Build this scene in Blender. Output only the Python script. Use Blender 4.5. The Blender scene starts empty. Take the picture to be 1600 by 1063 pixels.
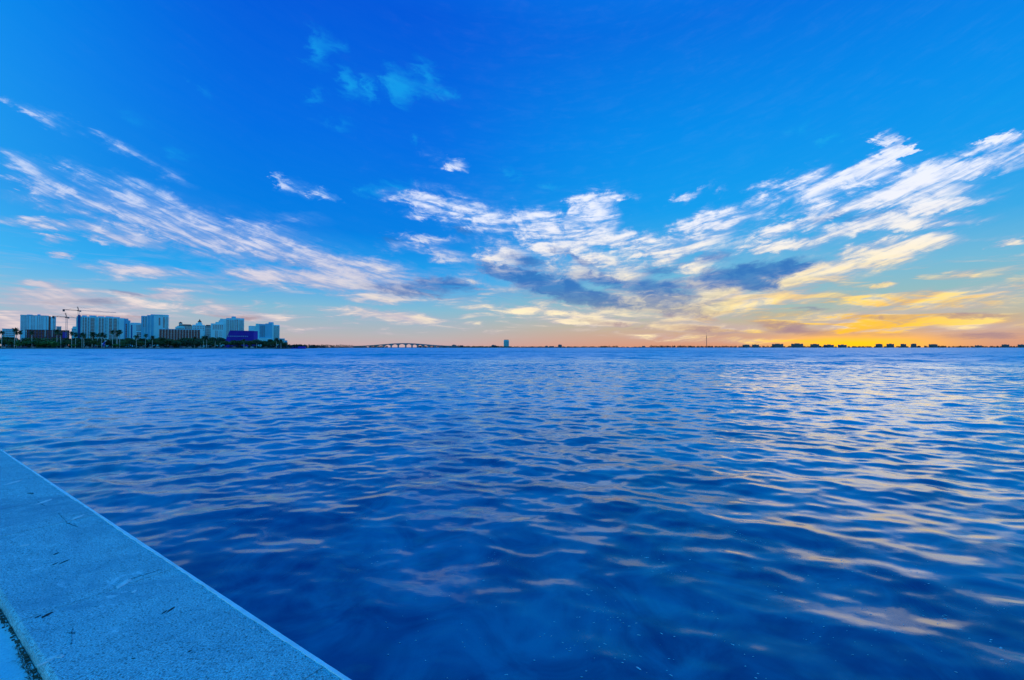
import bpy, bmesh, math, random
import numpy as np
from mathutils import Vector, Matrix

# ------------------------------------------------------------------ scene, camera
scene = bpy.context.scene
C = scene.collection
R = math.radians
PHOTO_F = 711.0            # focal length in photo pixels (16 mm on 36 mm)
HORIZON = 542.9            # photo row of the horizon
EYE = 2.1                  # camera height over the water
CAPH = 1.5                 # camera height over the seawall cap

cam_data = bpy.data.cameras.new('camera')
cam_data.sensor_width = 36.0
cam_data.lens = 36.0 * PHOTO_F / 1600.0
cam_data.clip_start = 0.05
cam_data.clip_end = 90000.0
cam = bpy.data.objects.new('camera', cam_data)
C.objects.link(cam)
cam.location = (0, 0, EYE)
cam.rotation_euler = (R(90) + math.atan((HORIZON - 531.5) / PHOTO_F), 0, 0)
scene.camera = cam

scene.render.engine = 'CYCLES'
scene.cycles.use_adaptive_sampling = True
scene.cycles.adaptive_threshold = 0.012
scene.cycles.use_denoising = True
scene.cycles.max_bounces = 5
scene.cycles.diffuse_bounces = 2
scene.cycles.glossy_bounces = 3
scene.cycles.transparent_max_bounces = 8
scene.cycles.caustics_reflective = False
scene.cycles.caustics_refractive = False
scene.view_settings.view_transform = 'Standard'
scene.view_settings.look = 'None'
scene.view_settings.gamma = 1.0
scene.view_settings.use_curve_mapping = False
scene.view_settings.exposure = 0.15

SUN_AZ = math.atan((1335 - 800) / PHOTO_F)     # clockwise from +Y
SUN_EL = R(1.2)


def lin(r, g, b):
    f = lambda c: (c / 255.0 / 12.92) if c / 255.0 <= 0.04045 else ((c / 255.0 + 0.055) / 1.055) ** 2.4
    return (f(r), f(g), f(b), 1.0)


def at_angles(px, py):
    """photo pixel -> (azimuth, elevation) of the sky direction"""
    xx = (px - 800.0) / PHOTO_F
    zz = (HORIZON - py) / PHOTO_F
    return math.atan(xx), math.atan2(zz, math.hypot(xx, 1.0))


# ------------------------------------------------------------------ node helper
class NT:
    def __init__(self, tree):
        self.t = tree
        tree.nodes.clear()

    def new(self, kind, **kw):
        n = self.t.nodes.new(kind)
        for k, v in kw.items():
            setattr(n, k, v)
        return n

    def link(self, a, b):
        self.t.links.new(a, b)

    def put(self, sock, v):
        if v is None:
            return
        if hasattr(v, 'is_output'):
            self.t.links.new(v, sock)
        else:
            sock.default_value = v

    def m(self, op, a, b=None, c=None, clamp=False):
        n = self.new('ShaderNodeMath', operation=op, use_clamp=clamp)
        for i, v in enumerate((a, b, c)):
            if v is not None:
                self.put(n.inputs[i], v)
        return n.outputs[0]

    def v(self, op, a, b=None, scale=None):
        n = self.new('ShaderNodeVectorMath', operation=op)
        self.put(n.inputs[0], a)
        if b is not None:
            self.put(n.inputs[1], b)
        if scale is not None:
            self.put(n.inputs[3], scale)
        return n.outputs[1] if op in ('LENGTH', 'DOT_PRODUCT', 'DISTANCE') else n.outputs[0]

    def mix(self, f, a, b, blend='MIX'):
        n = self.new('ShaderNodeMix', data_type='RGBA', blend_type=blend)
        self.put(n.inputs[0], f)
        self.put(n.inputs[6], a)
        self.put(n.inputs[7], b)
        return n.outputs[2]

    def rng(self, x, a, b, c=0.0, d=1.0, smooth=True):
        n = self.new('ShaderNodeMapRange', interpolation_type='SMOOTHSTEP' if smooth else 'LINEAR')
        self.put(n.inputs[0], x)
        for i, q in enumerate((a, b, c, d)):
            self.put(n.inputs[1 + i], q)
        return n.outputs[0]

    def noise(self, vec, scale, detail=4.0, rough=0.55, dist=0.0, dims='3D'):
        n = self.new('ShaderNodeTexNoise', noise_dimensions=dims)
        self.put(n.inputs['Vector'], vec)
        n.inputs['Scale'].default_value = scale
        n.inputs['Detail'].default_value = detail
        n.inputs['Roughness'].default_value = rough
        n.inputs['Distortion'].default_value = dist
        return n

    def ramp(self, f, stops, interp='EASE'):
        n = self.new('ShaderNodeValToRGB')
        n.color_ramp.interpolation = interp
        el = n.color_ramp.elements
        while len(el) > 1:
            el.remove(el[-1])
        el[0].position, el[0].color = stops[0]
        for p, c in stops[1:]:
            e = el.new(p)
            e.color = c
        self.put(n.inputs[0], f)
        return n.outputs[0]

    def xyz(self, x, y, z=0.0):
        n = self.new('ShaderNodeCombineXYZ')
        for i, q in enumerate((x, y, z)):
            self.put(n.inputs[i], q)
        return n.outputs[0]


# ------------------------------------------------------------------ sky
# every bank of cirrus as a stroke (x1, y1, x2, y2, half-width, density): read off the photograph
# in pixels, kept as azimuth and elevation on the sky
CLOUDS = [
    (20, 160, 105, 200, 11, .75), (140, 210, 200, 235, 13, .9), (200, 238, 290, 280, 13, .55),
    (0, 240, 70, 268, 17, .6), (20, 280, 70, 298, 9, .8), (105, 255, 295, 330, 16, .9),
    (60, 285, 330, 365, 30, .85), (150, 320, 330, 375, 18, .5), (240, 345, 430, 395, 30, .95), (390, 362, 505, 408, 24, 1.0),
    (470, 402, 610, 428, 20, .85), (530, 418, 700, 458, 24, .85),
    (0, 344, 130, 356, 10, .85), (110, 354, 245, 387, 12, .95), (60, 373, 105, 376, 6, .9), (82, 396, 120, 397, 5, .9),
    (110, 415, 330, 432, 11, .7), (290, 425, 560, 440, 15, 1.0), (430, 430, 630, 458, 15, .95),
    (-60, 452, 170, 462, 17, 1.0), (-80, 480, 310, 492, 26, .95), (190, 458, 308, 459, 10, 1.1), (30, 440, 100, 446, 7, .6),
    (290, 474, 405, 492, 14, 1.05), (-60, 505, 140, 512, 25, .85), (380, 495, 480, 503, 8, .5),
    (545, 468, 650, 470, 7, .9), (470, 482, 640, 500, 11, .65), (560, 488, 710, 505, 10, .85), (430, 520, 560, 512, 7, .4),
    (440, 280, 442, 288, 9, .7), (485, 297, 518, 309, 8, 1.0), (450, 288, 480, 298, 12, .4),
    (693, 253, 728, 256, 9, 1.0), (670, 235, 690, 250, 14, .35),
    (590, 298, 700, 316, 11, .7), (660, 308, 755, 342, 26, .95), (735, 335, 795, 345, 20, .8),
    (610, 366, 740, 378, 7, .75), (640, 380, 712, 402, 14, .85), (595, 385, 640, 388, 9, .55), (750, 386, 805, 398, 18, .95),
    (815, 340, 860, 372, 25, .9), (850, 345, 930, 352, 21, .9), (900, 334, 950, 300, 22, 1.0), (935, 304, 990, 303, 6, .7),
    (925, 350, 962, 336, 16, .95), (840, 385, 960, 400, 26, .65), (950, 375, 1060, 390, 15, .9), (960, 420, 1000, 432, 18, .95),
    (1000, 408, 1060, 400, 14, .9), (720, 405, 850, 430, 22, .5), (860, 420, 960, 440, 16, .6), (690, 435, 830, 450, 14, .55),
    (700, 478, 1000, 492, 13, .95), (920, 463, 1100, 478, 14, .9), (900, 490, 1210, 506, 15, .85), (800, 500, 1000, 505, 7, .6),
    (1050, 352, 1212, 324, 17, .95), (1040, 388, 1135, 350, 19, .95), (1045, 315, 1105, 288, 8, .8), (1120, 300, 1135, 298, 6, .5),
    (1195, 300, 1335, 275, 22, 1.1), (1320, 280, 1405, 240, 19, 1.0), (1396, 246, 1430, 226, 11, 1.25), (1362, 211, 1428, 228, 11, 1.4),
    (1330, 302, 1480, 265, 19, 1.0), (1460, 272, 1600, 228, 21, 1.0), (1600, 240, 1660, 220, 24, .9), (1400, 292, 1600, 250, 10, .6),
    (1545, 222, 1605, 204, 6, .9), (1225, 330, 1335, 318, 16, .8),
    (1340, 320, 1530, 288, 11, 1.0), (1180, 365, 1285, 345, 11, .7), (1165, 388, 1285, 377, 9, 1.0), (1270, 366, 1405, 345, 13, 1.0),
    (1380, 356, 1550, 340, 10, 1.0), (1330, 345, 1600, 300, 15, .55), (1370, 382, 1512, 371, 11, 1.0),
    (1180, 452, 1300, 425, 20, .95), (1260, 430, 1440, 392, 20, .95), (1340, 408, 1430, 395, 11, .8), (1555, 379, 1605, 374, 7, .9),
    (1060, 458, 1190, 472, 25, .9), (1100, 440, 1150, 470, 26, .7), (1020, 480, 1120, 490, 14, .7),
    (1160, 476, 1310, 460, 13, .9), (1300, 474, 1480, 462, 13, .85), (1440, 468, 1680, 446, 21, .95), (1250, 490, 1640, 484, 14, .8),
    (1190, 500, 1450, 506, 14, .85), (1270, 512, 1420, 518, 9, .8), (1000, 510, 1250, 516, 8, .75), (1400, 515, 1660, 508, 11, .75), (880, 500, 1000, 506, 8, .7),
    (1060, 440, 1600, 300, 62, .16), (1100, 380, 1500, 310, 44, .14), (830, 385, 1080, 425, 56, .16), (80, 290, 620, 435, 50, .24), (1240, 320, 1640, 240, 40, .18),
    (700, 320, 960, 340, 40, .14), (1240, 340, 1420, 300, 12, .6), (1420, 330, 1580, 308, 8, .7), (1290, 395, 1400, 378, 8, .6), (1000, 395, 1180, 370, 22, .5), (870, 372, 990, 365, 12, .6),
    (980, 360, 1040, 372, 9, .6), (890, 400, 960, 412, 10, .7), (1060, 425, 1120, 405, 12, .7), (620, 330, 700, 338, 8, .4), (0, 300, 180, 330, 12, .3), (400, 330, 520, 345, 10, .22),
    (1480, 430, 1540, 428, 6, .5), (1370, 447, 1400, 443, 5, .8), (960, 525, 1150, 528, 8, .5), (1100, 532, 1320, 534, 6, .6),
]
DARK = [
    (750, 424, 1060, 462, 36, .50), (1070, 456, 1270, 424, 30, .46), (940, 480, 1200, 500, 16, .42), (560, 440, 780, 456, 22, .36), (1000, 455, 1110, 470, 26, .4),
    (745, 418, 840, 436, 11, .8), (800, 436, 900, 452, 12, .95), (850, 452, 965, 474, 12, 1.0), (900, 430, 980, 446, 8, .7), (990, 440, 1062, 470, 14, .9), (920, 462, 1040, 484, 9, .8),
    (860, 385, 930, 420, 7, .7), (590, 375, 640, 380, 6, .5), (1085, 438, 1180, 428, 13, 1.2), (1150, 432, 1275, 408, 13, 1.2), (1150, 444, 1215, 448, 9, 1.0), (1220, 425, 1260, 415, 9, .8),
    (640, 440, 760, 448, 9, .6), (560, 446, 700, 460, 9, .65), (1180, 508, 1290, 520, 9, 1.0), (1040, 512, 1180, 520, 7, .8), (1060, 482, 1110, 500, 9, .6), (1010, 470, 1060, 488, 12, .7),
    (1290, 527, 1430, 523, 6, .8), (1440, 527, 1640, 520, 6, .7), (1430, 488, 1600, 494, 6, .55), (900, 500, 1020, 512, 6, .6), (1230, 478, 1330, 484, 6, .5), (1340, 498, 1440, 494, 5, .5),
    (20, 470, 200, 472, 8, .5), (60, 496, 260, 500, 7, .55), (1220, 345, 1420, 330, 9, .4), (1060, 405, 1150, 400, 10, .5), (1000, 425, 1080, 415, 8, .5), (780, 400, 850, 412, 8, .5),
    (150, 450, 260, 468, 6, .4), (300, 490, 420, 500, 5, .45), (400, 402, 520, 420, 10, .35), (700, 355, 760, 372, 8, .35),
]
PUFFS = [
    (490, 62, 492, 76, 24, .8), (512, 64, 525, 60, 13, .5), (540, 118, 542, 130, 22, .9), (575, 120, 570, 148, 14, .7), (612, 125, 632, 140, 26, 1.0),
    (655, 108, 678, 128, 24, .9), (700, 138, 710, 142, 12, .5), (515, 188, 545, 195, 14, .5), (300, 125, 312, 135, 15, .4),
    (490, 150, 500, 145, 14, .45), (645, 212, 650, 208, 9, .4), (1210, 195, 1280, 205, 8, .4), (1290, 222, 1310, 214, 8, .6),
    (795, 262, 815, 275, 8, .4), (835, 288, 880, 290, 6, .5), (590, 285, 660, 292, 12, .4), (1540, 160, 1600, 140, 14, .3),
    (180, 180, 230, 190, 14, .3), (265, 235, 285, 240, 14, .35), (560, 292, 600, 296, 10, .4),
]

world = bpy.data.worlds.new('World')
scene.world = world
world.use_nodes = True
world.cycles.sampling_method = 'MANUAL'
world.cycles.sample_map_resolution = 512
W = NT(world.node_tree)
tc = W.new('ShaderNodeTexCoord')
dirv = tc.outputs['Generated']
sep = W.new('ShaderNodeSeparateXYZ')
W.link(dirv, sep.inputs[0])
dx, dy, dz = sep.outputs
az = W.m('ARCTAN2', dx, dy)
el = W.m('ARCSINE', dz)
ael = W.m('ABSOLUTE', el)

# sheet coordinates: the cirrus lies in a high layer, its bands run away from the viewer
inv = W.m('ADD', ael, 0.10)
sx = W.m('DIVIDE', dx, inv)
sy = W.m('DIVIDE', dy, inv)
sheet = W.xyz(W.m('ADD', W.m('MULTIPLY', sx, 1.0), W.m('MULTIPLY', sy, -0.12)), W.m('MULTIPLY', sy, 0.33), 0.0)
n_big = W.noise(sheet, 1.6, 4.0, 0.6, 0.4)
n_fine = W.noise(sheet, 5.0, 7.0, 0.66, 0.9)
n_puff = W.noise(W.v('MULTIPLY', dirv, (1, 1, 2.4)), 22.0, 6.0, 0.66, 0.5)
# the cirrus bands fan out of the west: strands follow el = c * az^2
aaz = W.m('MINIMUM', W.m('ABSOLUTE', W.m('SUBTRACT', az, R(4.0))), 1.2)
fan = W.m('SUBTRACT', el, W.m('MULTIPLY', W.m('MULTIPLY', aaz, aaz), 0.26))
n_str = W.noise(W.xyz(W.m('MULTIPLY', az, 5.0), W.m('MULTIPLY', fan, 38.0), 0.0), 1.0, 6.0, 0.60, 0.45)
n_curl = W.noise(W.xyz(W.m('MULTIPLY', az, 13.0), W.m('MULTIPLY', fan, 80.0), 3.7), 1.0, 5.0, 0.62, 0.8)
n_low = W.noise(W.xyz(az, W.m('MULTIPLY', el, 6.5), 0.0), 9.0, 6.0, 0.62, 0.7)
lowb = W.rng(ael, R(12.0), R(4.0))
# the strokes are bent by the layer's own turbulence
p0 = W.xyz(az, el, 0.0)
wv = W.v('SUBTRACT', n_fine.outputs['Color'], (0.5, 0.5, 0.5))
wv2 = W.v('SUBTRACT', n_puff.outputs['Color'], (0.5, 0.5, 0.5))
low = W.rng(ael, 0.0, 0.30, 0.25, 1.0)
warp = W.v('ADD', W.v('MULTIPLY', wv, (0.10, 0.045, 0.0)), W.v('MULTIPLY', wv2, (0.11, 0.040, 0.0)))
pw = W.v('ADD', p0, W.v('SCALE', warp, scale=low))


def strokes(vec, rows):
    acc = None
    for (x1, y1, x2, y2, w, s) in rows:
        a1, e1 = at_angles(x1, y1)
        a2, e2 = at_angles(x2, y2)
        cx, cy = (x1 + x2) / 2, (y1 + y2) / 2
        _, ea = at_angles(cx, cy - 4)
        _, eb = at_angles(cx, cy + 4)
        hw = 1.4 * w * abs(ea - eb) / 8.0
        g = W.new('ShaderNodeTexGradient', gradient_type='SPHERICAL')
        tm = g.texture_mapping
        tm.vector_type = 'TEXTURE'
        tm.translation = ((a1 + a2) / 2, (e1 + e2) / 2, 0)
        tm.rotation = (0, 0, math.atan2(e2 - e1, a2 - a1))
        tm.scale = (math.hypot(a2 - a1, e2 - e1) / 2 + 1.1 * hw, hw, 1)
        W.link(vec, g.inputs[0])
        s *= 1.28 if w <= 12 else (1.1 if w < 20 else 1.0)
        acc = W.m('MULTIPLY_ADD', g.outputs['Fac'], s, acc if acc is not None else 0.0)
    return acc


f_c = strokes(pw, CLOUDS)
f_d = strokes(pw, DARK)
f_p = strokes(pw, PUFFS)
# cirrus outside the strokes: the same layer goes on behind the viewer
back = W.rng(dy, 0.35, -0.25)
n_back = W.rng(W.m('MULTIPLY_ADD', n_fine.outputs['Fac'], 0.6, W.m('MULTIPLY', n_big.outputs['Fac'], 0.6)), 0.58, 0.85)
tex = W.m('SUBTRACT', W.m('ADD', W.m('MULTIPLY_ADD', n_fine.outputs['Fac'], 0.32, W.m('MULTIPLY', n_puff.outputs['Fac'], 0.22)),
                            W.m('MULTIPLY', n_str.outputs['Fac'], 0.46)), 0.5)
tex = W.m('ADD', W.m('MULTIPLY', tex, W.m('SUBTRACT', 1.0, W.m('MULTIPLY', lowb, 0.65))), W.m('MULTIPLY', W.m('MULTIPLY', W.m('SUBTRACT', n_low.outputs['Fac'], 0.5), lowb), 0.95))
dens = W.m('ADD', f_c, W.m('MULTIPLY', tex, W.rng(f_c, 0.0, 0.40, 0.0, 4.0)))
dens = W.rng(dens, -0.10, 1.10)
veil = W.m('MULTIPLY', W.m('MULTIPLY', W.rng(n_low.outputs['Fac'], 0.47, 0.68), W.rng(ael, R(0.8), R(2.5))), W.m('MULTIPLY', lowb, 0.70))
dens = W.m('MAXIMUM', dens, veil)
dens = W.m('MAXIMUM', dens, W.m('MULTIPLY', W.rng(W.m('MULTIPLY', f_c, W.rng(n_fine.outputs['Fac'], 0.34, 0.60, 0.35, 1.25)), 0.0, 1.1), 0.48))
dens = W.m('MAXIMUM', dens, W.m('MULTIPLY', W.m('MULTIPLY', n_back, back), 0.7))
dens = W.m('MULTIPLY', dens, W.rng(W.m('MULTIPLY_ADD', n_curl.outputs['Fac'], 0.45, W.m('MULTIPLY_ADD', n_puff.outputs['Fac'], 0.20, W.m('MULTIPLY', n_str.outputs['Fac'], 0.35))), 0.36, 0.56, W.rng(ael, R(4), R(11), 0.74, 0.42), 1.0))
dens = W.m('MULTIPLY', dens, W.m('SUBTRACT', 0.97, W.rng(az, R(0.0), R(-20.0), 0.0, 0.16)))
ddark = W.m('ADD', f_d, W.m('MULTIPLY', tex, W.rng(f_d, 0.02, 0.35, 0.0, 3.2)))
ddark = W.m('MULTIPLY', W.rng(ddark, 0.02, 0.95), 0.93)
dpuff = W.m('ADD', f_p, W.m('MULTIPLY', tex, W.rng(f_p, 0.02, 0.3, 0.0, 2.2)))
dpuff = W.m('MULTIPLY', W.rng(dpuff, 0.02, 1.0), 0.72)

# clear sky: Nishita at sunset, graded to the saturated dusk of the photograph
nish = W.new('ShaderNodeTexSky', sky_type='NISHITA')
nish.sun_disc = False
nish.sun_elevation = SUN_EL
nish.sun_rotation = SUN_AZ
nish.air_density = 1.2
nish.dust_density = 1.5
nish.ozone_density = 3.0
nish_c = W.v('SCALE', nish.outputs[0], scale=0.06)
e01 = W.m('DIVIDE', ael, R(60.0), clamp=True)


def E(deg):
    return deg / 60.0


away = W.ramp(e01, [(E(0), lin(198, 164, 166)), (E(1.4), lin(178, 176, 178)), (E(4.6), lin(126, 182, 208)), (E(8), lin(20, 160, 232)),
                    (E(13.6), lin(0, 124, 222)), (E(24), lin(0, 107, 222)), (E(36), lin(0, 87, 213)), (E(60), lin(0, 124, 240))], 'LINEAR')
toward = W.ramp(e01, [(E(0), lin(216, 148, 116)), (E(1.2), lin(206, 162, 136)), (E(2.6), lin(194, 178, 148)), (E(4.5), lin(150, 184, 180)), (E(8), lin(110, 182, 212)),
                      (E(12), lin(52, 166, 226)), (E(16), lin(12, 154, 232)), (E(24), lin(0, 138, 230)), (E(34), lin(0, 110, 220)), (E(60), lin(0, 124, 240))], 'LINEAR')  # both overhead stops, out of view, raised to brighten the seawall
daz = W.m('SUBTRACT', az, SUN_AZ)
caz = W.m('COSINE', daz)
sunf = W.rng(caz, 0.64, 1.0)
anti_fill = W.ramp(e01, [(E(0), lin(190, 180, 190)), (E(3), lin(165, 195, 214)), (E(8), lin(110, 212, 250)), (E(16), lin(60, 204, 255)), (E(30), lin(0, 186, 255)),
                    (E(45), lin(0, 164, 255)), (E(60), lin(0, 140, 248))], 'LINEAR')  # unseen sky behind the viewer, brightened as fill for wall and facades
grade = W.mix(sunf, W.mix(W.rng(caz, 0.42, -0.60), away, anti_fill), toward)
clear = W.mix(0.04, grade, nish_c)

# cloud colours: cool white high up, cream low, gold round the set sun
sund = W.m('SQRT', W.m('ADD', W.m('POWER', W.m('MULTIPLY', daz, 0.75), 2.0), W.m('POWER', W.m('MULTIPLY', W.m('SUBTRACT', el, 0.03), 2.2), 2.0)))
gold = W.m('MULTIPLY', W.rng(sund, 0.36, 0.04), W.rng(n_low.outputs['Fac'], 0.40, 0.58, 0.15, 1.0))
lowf = W.rng(el, R(17.0), R(4.0))
warmaz = W.rng(caz, 0.30, 0.98)
lit = W.mix(lowf, lin(232, 236, 250), W.mix(warmaz, lin(246, 222, 212), lin(255, 236, 192)))
lit = W.mix(W.m('MULTIPLY', gold, 0.9), lit, W.mix(W.rng(n_str.outputs['Fac'], 0.40, 0.62), lin(240, 184, 78), lin(255, 216, 96)))
hot = W.m('MULTIPLY', W.rng(sund, 0.17, 0.0), W.rng(n_low.outputs['Fac'], 0.38, 0.60, 0.1, 1.0))
lit = W.mix(W.m('MULTIPLY', hot, 0.85), lit, (1.0, 0.52, 0.01, 1))
shade = W.mix(lowf, lin(96, 160, 228), lin(186, 172, 192))
shade = W.mix(gold, shade, lin(186, 142, 118))
lsrc = W.m('MULTIPLY_ADD', n_puff.outputs['Fac'], 0.5, W.m('MULTIPLY_ADD', n_str.outputs['Fac'], 0.2, W.m('MULTIPLY', n_curl.outputs['Fac'], 0.3)))
lsrc = W.m('ADD', W.m('MULTIPLY', lsrc, W.m('SUBTRACT', 1.0, lowb)), W.m('MULTIPLY', W.m('ADD', n_low.outputs['Fac'], n_str.outputs['Fac']), W.m('MULTIPLY', lowb, 0.5)))
leftf = W.rng(az, R(2.0), R(-24.0), 0.0, 0.07)
litf = W.rng(W.m('SUBTRACT', W.m('ADD', lsrc, W.m('MULTIPLY', dens, 0.24)), leftf), 0.46, 0.82)
cloudc = W.mix(litf, shade, lit)
darkc = W.mix(W.rng(el, R(8.0), R(4.0)), lin(44, 108, 182), W.mix(W.rng(el, R(5.0), R(2.5)), lin(96, 124, 166), lin(160, 130, 138)))
skyc = W.mix(dpuff, clear, lin(20, 160, 228))
skyc = W.mix(W.m('MULTIPLY', ddark, 0.75), skyc, darkc)
skyc = W.mix(W.m('MULTIPLY', dens, W.m('SUBTRACT', 1.0, W.m('MULTIPLY', ddark, 0.35))), skyc, cloudc)
skyc = W.mix(W.m('MULTIPLY', ddark, W.rng(n_puff.outputs['Fac'], 0.60, 0.40, 0.25, 0.75)), skyc, darkc)
# the last light over the set sun
sg = W.m('SQRT', W.m('ADD', W.m('POWER', W.m('MULTIPLY', daz, 1.0), 2.0), W.m('POWER', W.m('MULTIPLY', W.m('SUBTRACT', el, 0.006), 6.5), 2.0)))
skyc = W.mix(W.m('MULTIPLY', W.rng(sg, 0.19, 0.0), 0.95), skyc, (1.3, 0.62, 0.0, 1))
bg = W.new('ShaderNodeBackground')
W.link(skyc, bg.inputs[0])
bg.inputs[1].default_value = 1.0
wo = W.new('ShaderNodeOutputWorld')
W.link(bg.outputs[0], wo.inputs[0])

# ------------------------------------------------------------------ sun (already at the horizon)
sun_data = bpy.data.lights.new('sun', 'SUN')
sun_data.energy = 0.10
sun_data.angle = R(25.0)
sun_data.color = (1.0, 0.62, 0.30)
sun = bpy.data.objects.new('sun', sun_data)
C.objects.link(sun)
sd = Vector((math.sin(SUN_AZ) * math.cos(SUN_EL), math.cos(SUN_AZ) * math.cos(SUN_EL), math.sin(SUN_EL)))
sun.rotation_euler = sd.to_track_quat('Z', 'Y').to_euler()

# ------------------------------------------------------------------ materials
MATS = {}


def material(name, col, rough=0.7, var=0.12, scale=1.0, metal=0.0, spec=0.4, bump=0.0, bump_scale=None):
    if name in MATS:
        return MATS[name]
    m = bpy.data.materials.new(name)
    m.use_nodes = True
    t = NT(m.node_tree)
    geo = t.new('ShaderNodeTexCoord')
    n = t.noise(geo.outputs['Object'], scale, 5.0, 0.6)
    lo = tuple(c * (1 - var) for c in col[:3]) + (1,)
    hi = tuple(min(1, c * (1 + var)) for c in col[:3]) + (1,)
    c = t.mix(t.rng(n.outputs['Fac'], 0.3, 0.7), lo, hi)
    p = t.new('ShaderNodeBsdfPrincipled')
    t.link(c, p.inputs['Base Color'])
    p.inputs['Roughness'].default_value = rough
    p.inputs['Metallic'].default_value = metal
    p.inputs['Specular IOR Level'].default_value = spec
    if bump > 0:
        b = t.new('ShaderNodeBump')
        nb = t.noise(geo.outputs['Object'], bump_scale or scale * 6, 5.0, 0.65)
        t.link(nb.outputs['Fac'], b.inputs['Height'])
        b.inputs['Strength'].default_value = bump
        t.link(b.outputs[0], p.inputs['Normal'])
    o = t.new('ShaderNodeOutputMaterial')
    t.link(p.outputs[0], o.inputs[0])
    MATS[name] = m
    return m


def water_material():
    m = bpy.data.materials.new('sea_water')
    m.use_nodes = True
    t = NT(m.node_tree)
    g = t.new('ShaderNodeNewGeometry')
    pos = g.outputs['Position']
    flat = t.v('MULTIPLY', pos, (1, 1, 0))
    dist = t.v('LENGTH', flat)
    # turbid shallows: wide drifting patches of greener and darker water
    nb = t.noise(flat, 0.35, 4.0, 0.6, 0.8)
    nb2 = t.noise(flat, 1.3, 4.0, 0.6, 1.2)
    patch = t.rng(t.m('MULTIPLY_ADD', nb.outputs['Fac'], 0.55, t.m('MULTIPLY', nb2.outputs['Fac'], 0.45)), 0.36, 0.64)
    patch = t.m('ADD', t.m('MULTIPLY', patch, 0.55), t.rng(dist, 3.5, 26.0, 0.0, 0.9), clamp=True)  # darker by the wall, paler outward: shade and sky light in the colour
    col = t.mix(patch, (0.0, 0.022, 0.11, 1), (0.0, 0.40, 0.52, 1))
    # ripples finer than the modelled waves: slopes straight from noise
    r1 = t.noise(t.v('MULTIPLY', flat, (0.62, 1.0, 1.0)), 2.6, 3.0, 0.5, 0.3)
    r2 = t.noise(t.v('MULTIPLY', flat, (0.6, 1.0, 1.0)), 0.55, 3.0, 0.55, 0.2)
    r3 = t.noise(t.v('MULTIPLY', flat, (0.7, 1.0, 1.0)), 12.0, 3.0, 0.55, 0.2)
    far = t.rng(dist, 15.0, 160.0)
    mid = t.rng(dist, 4.0, 30.0)
    calm = t.noise(flat, 0.05, 3.0, 0.6, 0.5)
    calmf = t.rng(calm.outputs['Fac'], 0.35, 0.65, 0.6, 1.3)
    s1 = t.v('SCALE', t.v('SUBTRACT', r1.outputs['Color'], (0.5, 0.5, 0.5)), scale=t.m('MULTIPLY_ADD', mid, 0.47, 0.17))
    s2 = t.v('SCALE', t.v('SUBTRACT', r2.outputs['Color'], (0.5, 0.5, 0.5)), scale=t.m('MULTIPLY_ADD', far, 0.55, 0.05))
    s3 = t.v('SCALE', t.v('SUBTRACT', r3.outputs['Color'], (0.5, 0.5, 0.5)), scale=t.m('MULTIPLY_ADD', mid, 0.30, 0.12))
    r4 = t.noise(t.v('MULTIPLY', flat, (0.45, 1.0, 1.0)), 0.02, 8.0, 0.78, 0.3)
    s4 = t.v('SCALE', t.v('SUBTRACT', r4.outputs['Color'], (0.5, 0.5, 0.5)), scale=t.m('MULTIPLY', t.rng(dist, 15.0, 120.0), 1.5))
    slope = t.v('SCALE', t.v('MULTIPLY', t.v('ADD', t.v('ADD', s1, t.v('ADD', s2, s4)), s3), (0.8, 1.0, 0.0)), scale=calmf)
    nrm = t.v('NORMALIZE', t.v('ADD', g.outputs['Normal'], slope))
    dif = t.new('ShaderNodeBsdfDiffuse')
    t.link(col, dif.inputs['Color'])
    glo = t.new('ShaderNodeBsdfGlossy')
    glo.inputs['Color'].default_value = (0.88, 0.98, 1.0, 1)
    t.link(t.m('MULTIPLY_ADD', t.rng(dist, 6.0, 140.0), 0.26, 0.12), glo.inputs['Roughness'])
    t.link(nrm, glo.inputs['Normal'])
    fr = t.new('ShaderNodeFresnel')
    fr.inputs['IOR'].default_value = 1.85
    t.link(nrm, fr.inputs['Normal'])
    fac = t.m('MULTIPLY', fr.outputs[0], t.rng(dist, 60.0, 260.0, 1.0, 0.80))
    ms = t.new('ShaderNodeMixShader')
    t.link(fac, ms.inputs[0])
    t.link(dif.outputs[0], ms.inputs[1])
    t.link(glo.outputs[0], ms.inputs[2])
    o = t.new('ShaderNodeOutputMaterial')
    t.link(ms.outputs[0], o.inputs[0])
    return m


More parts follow.
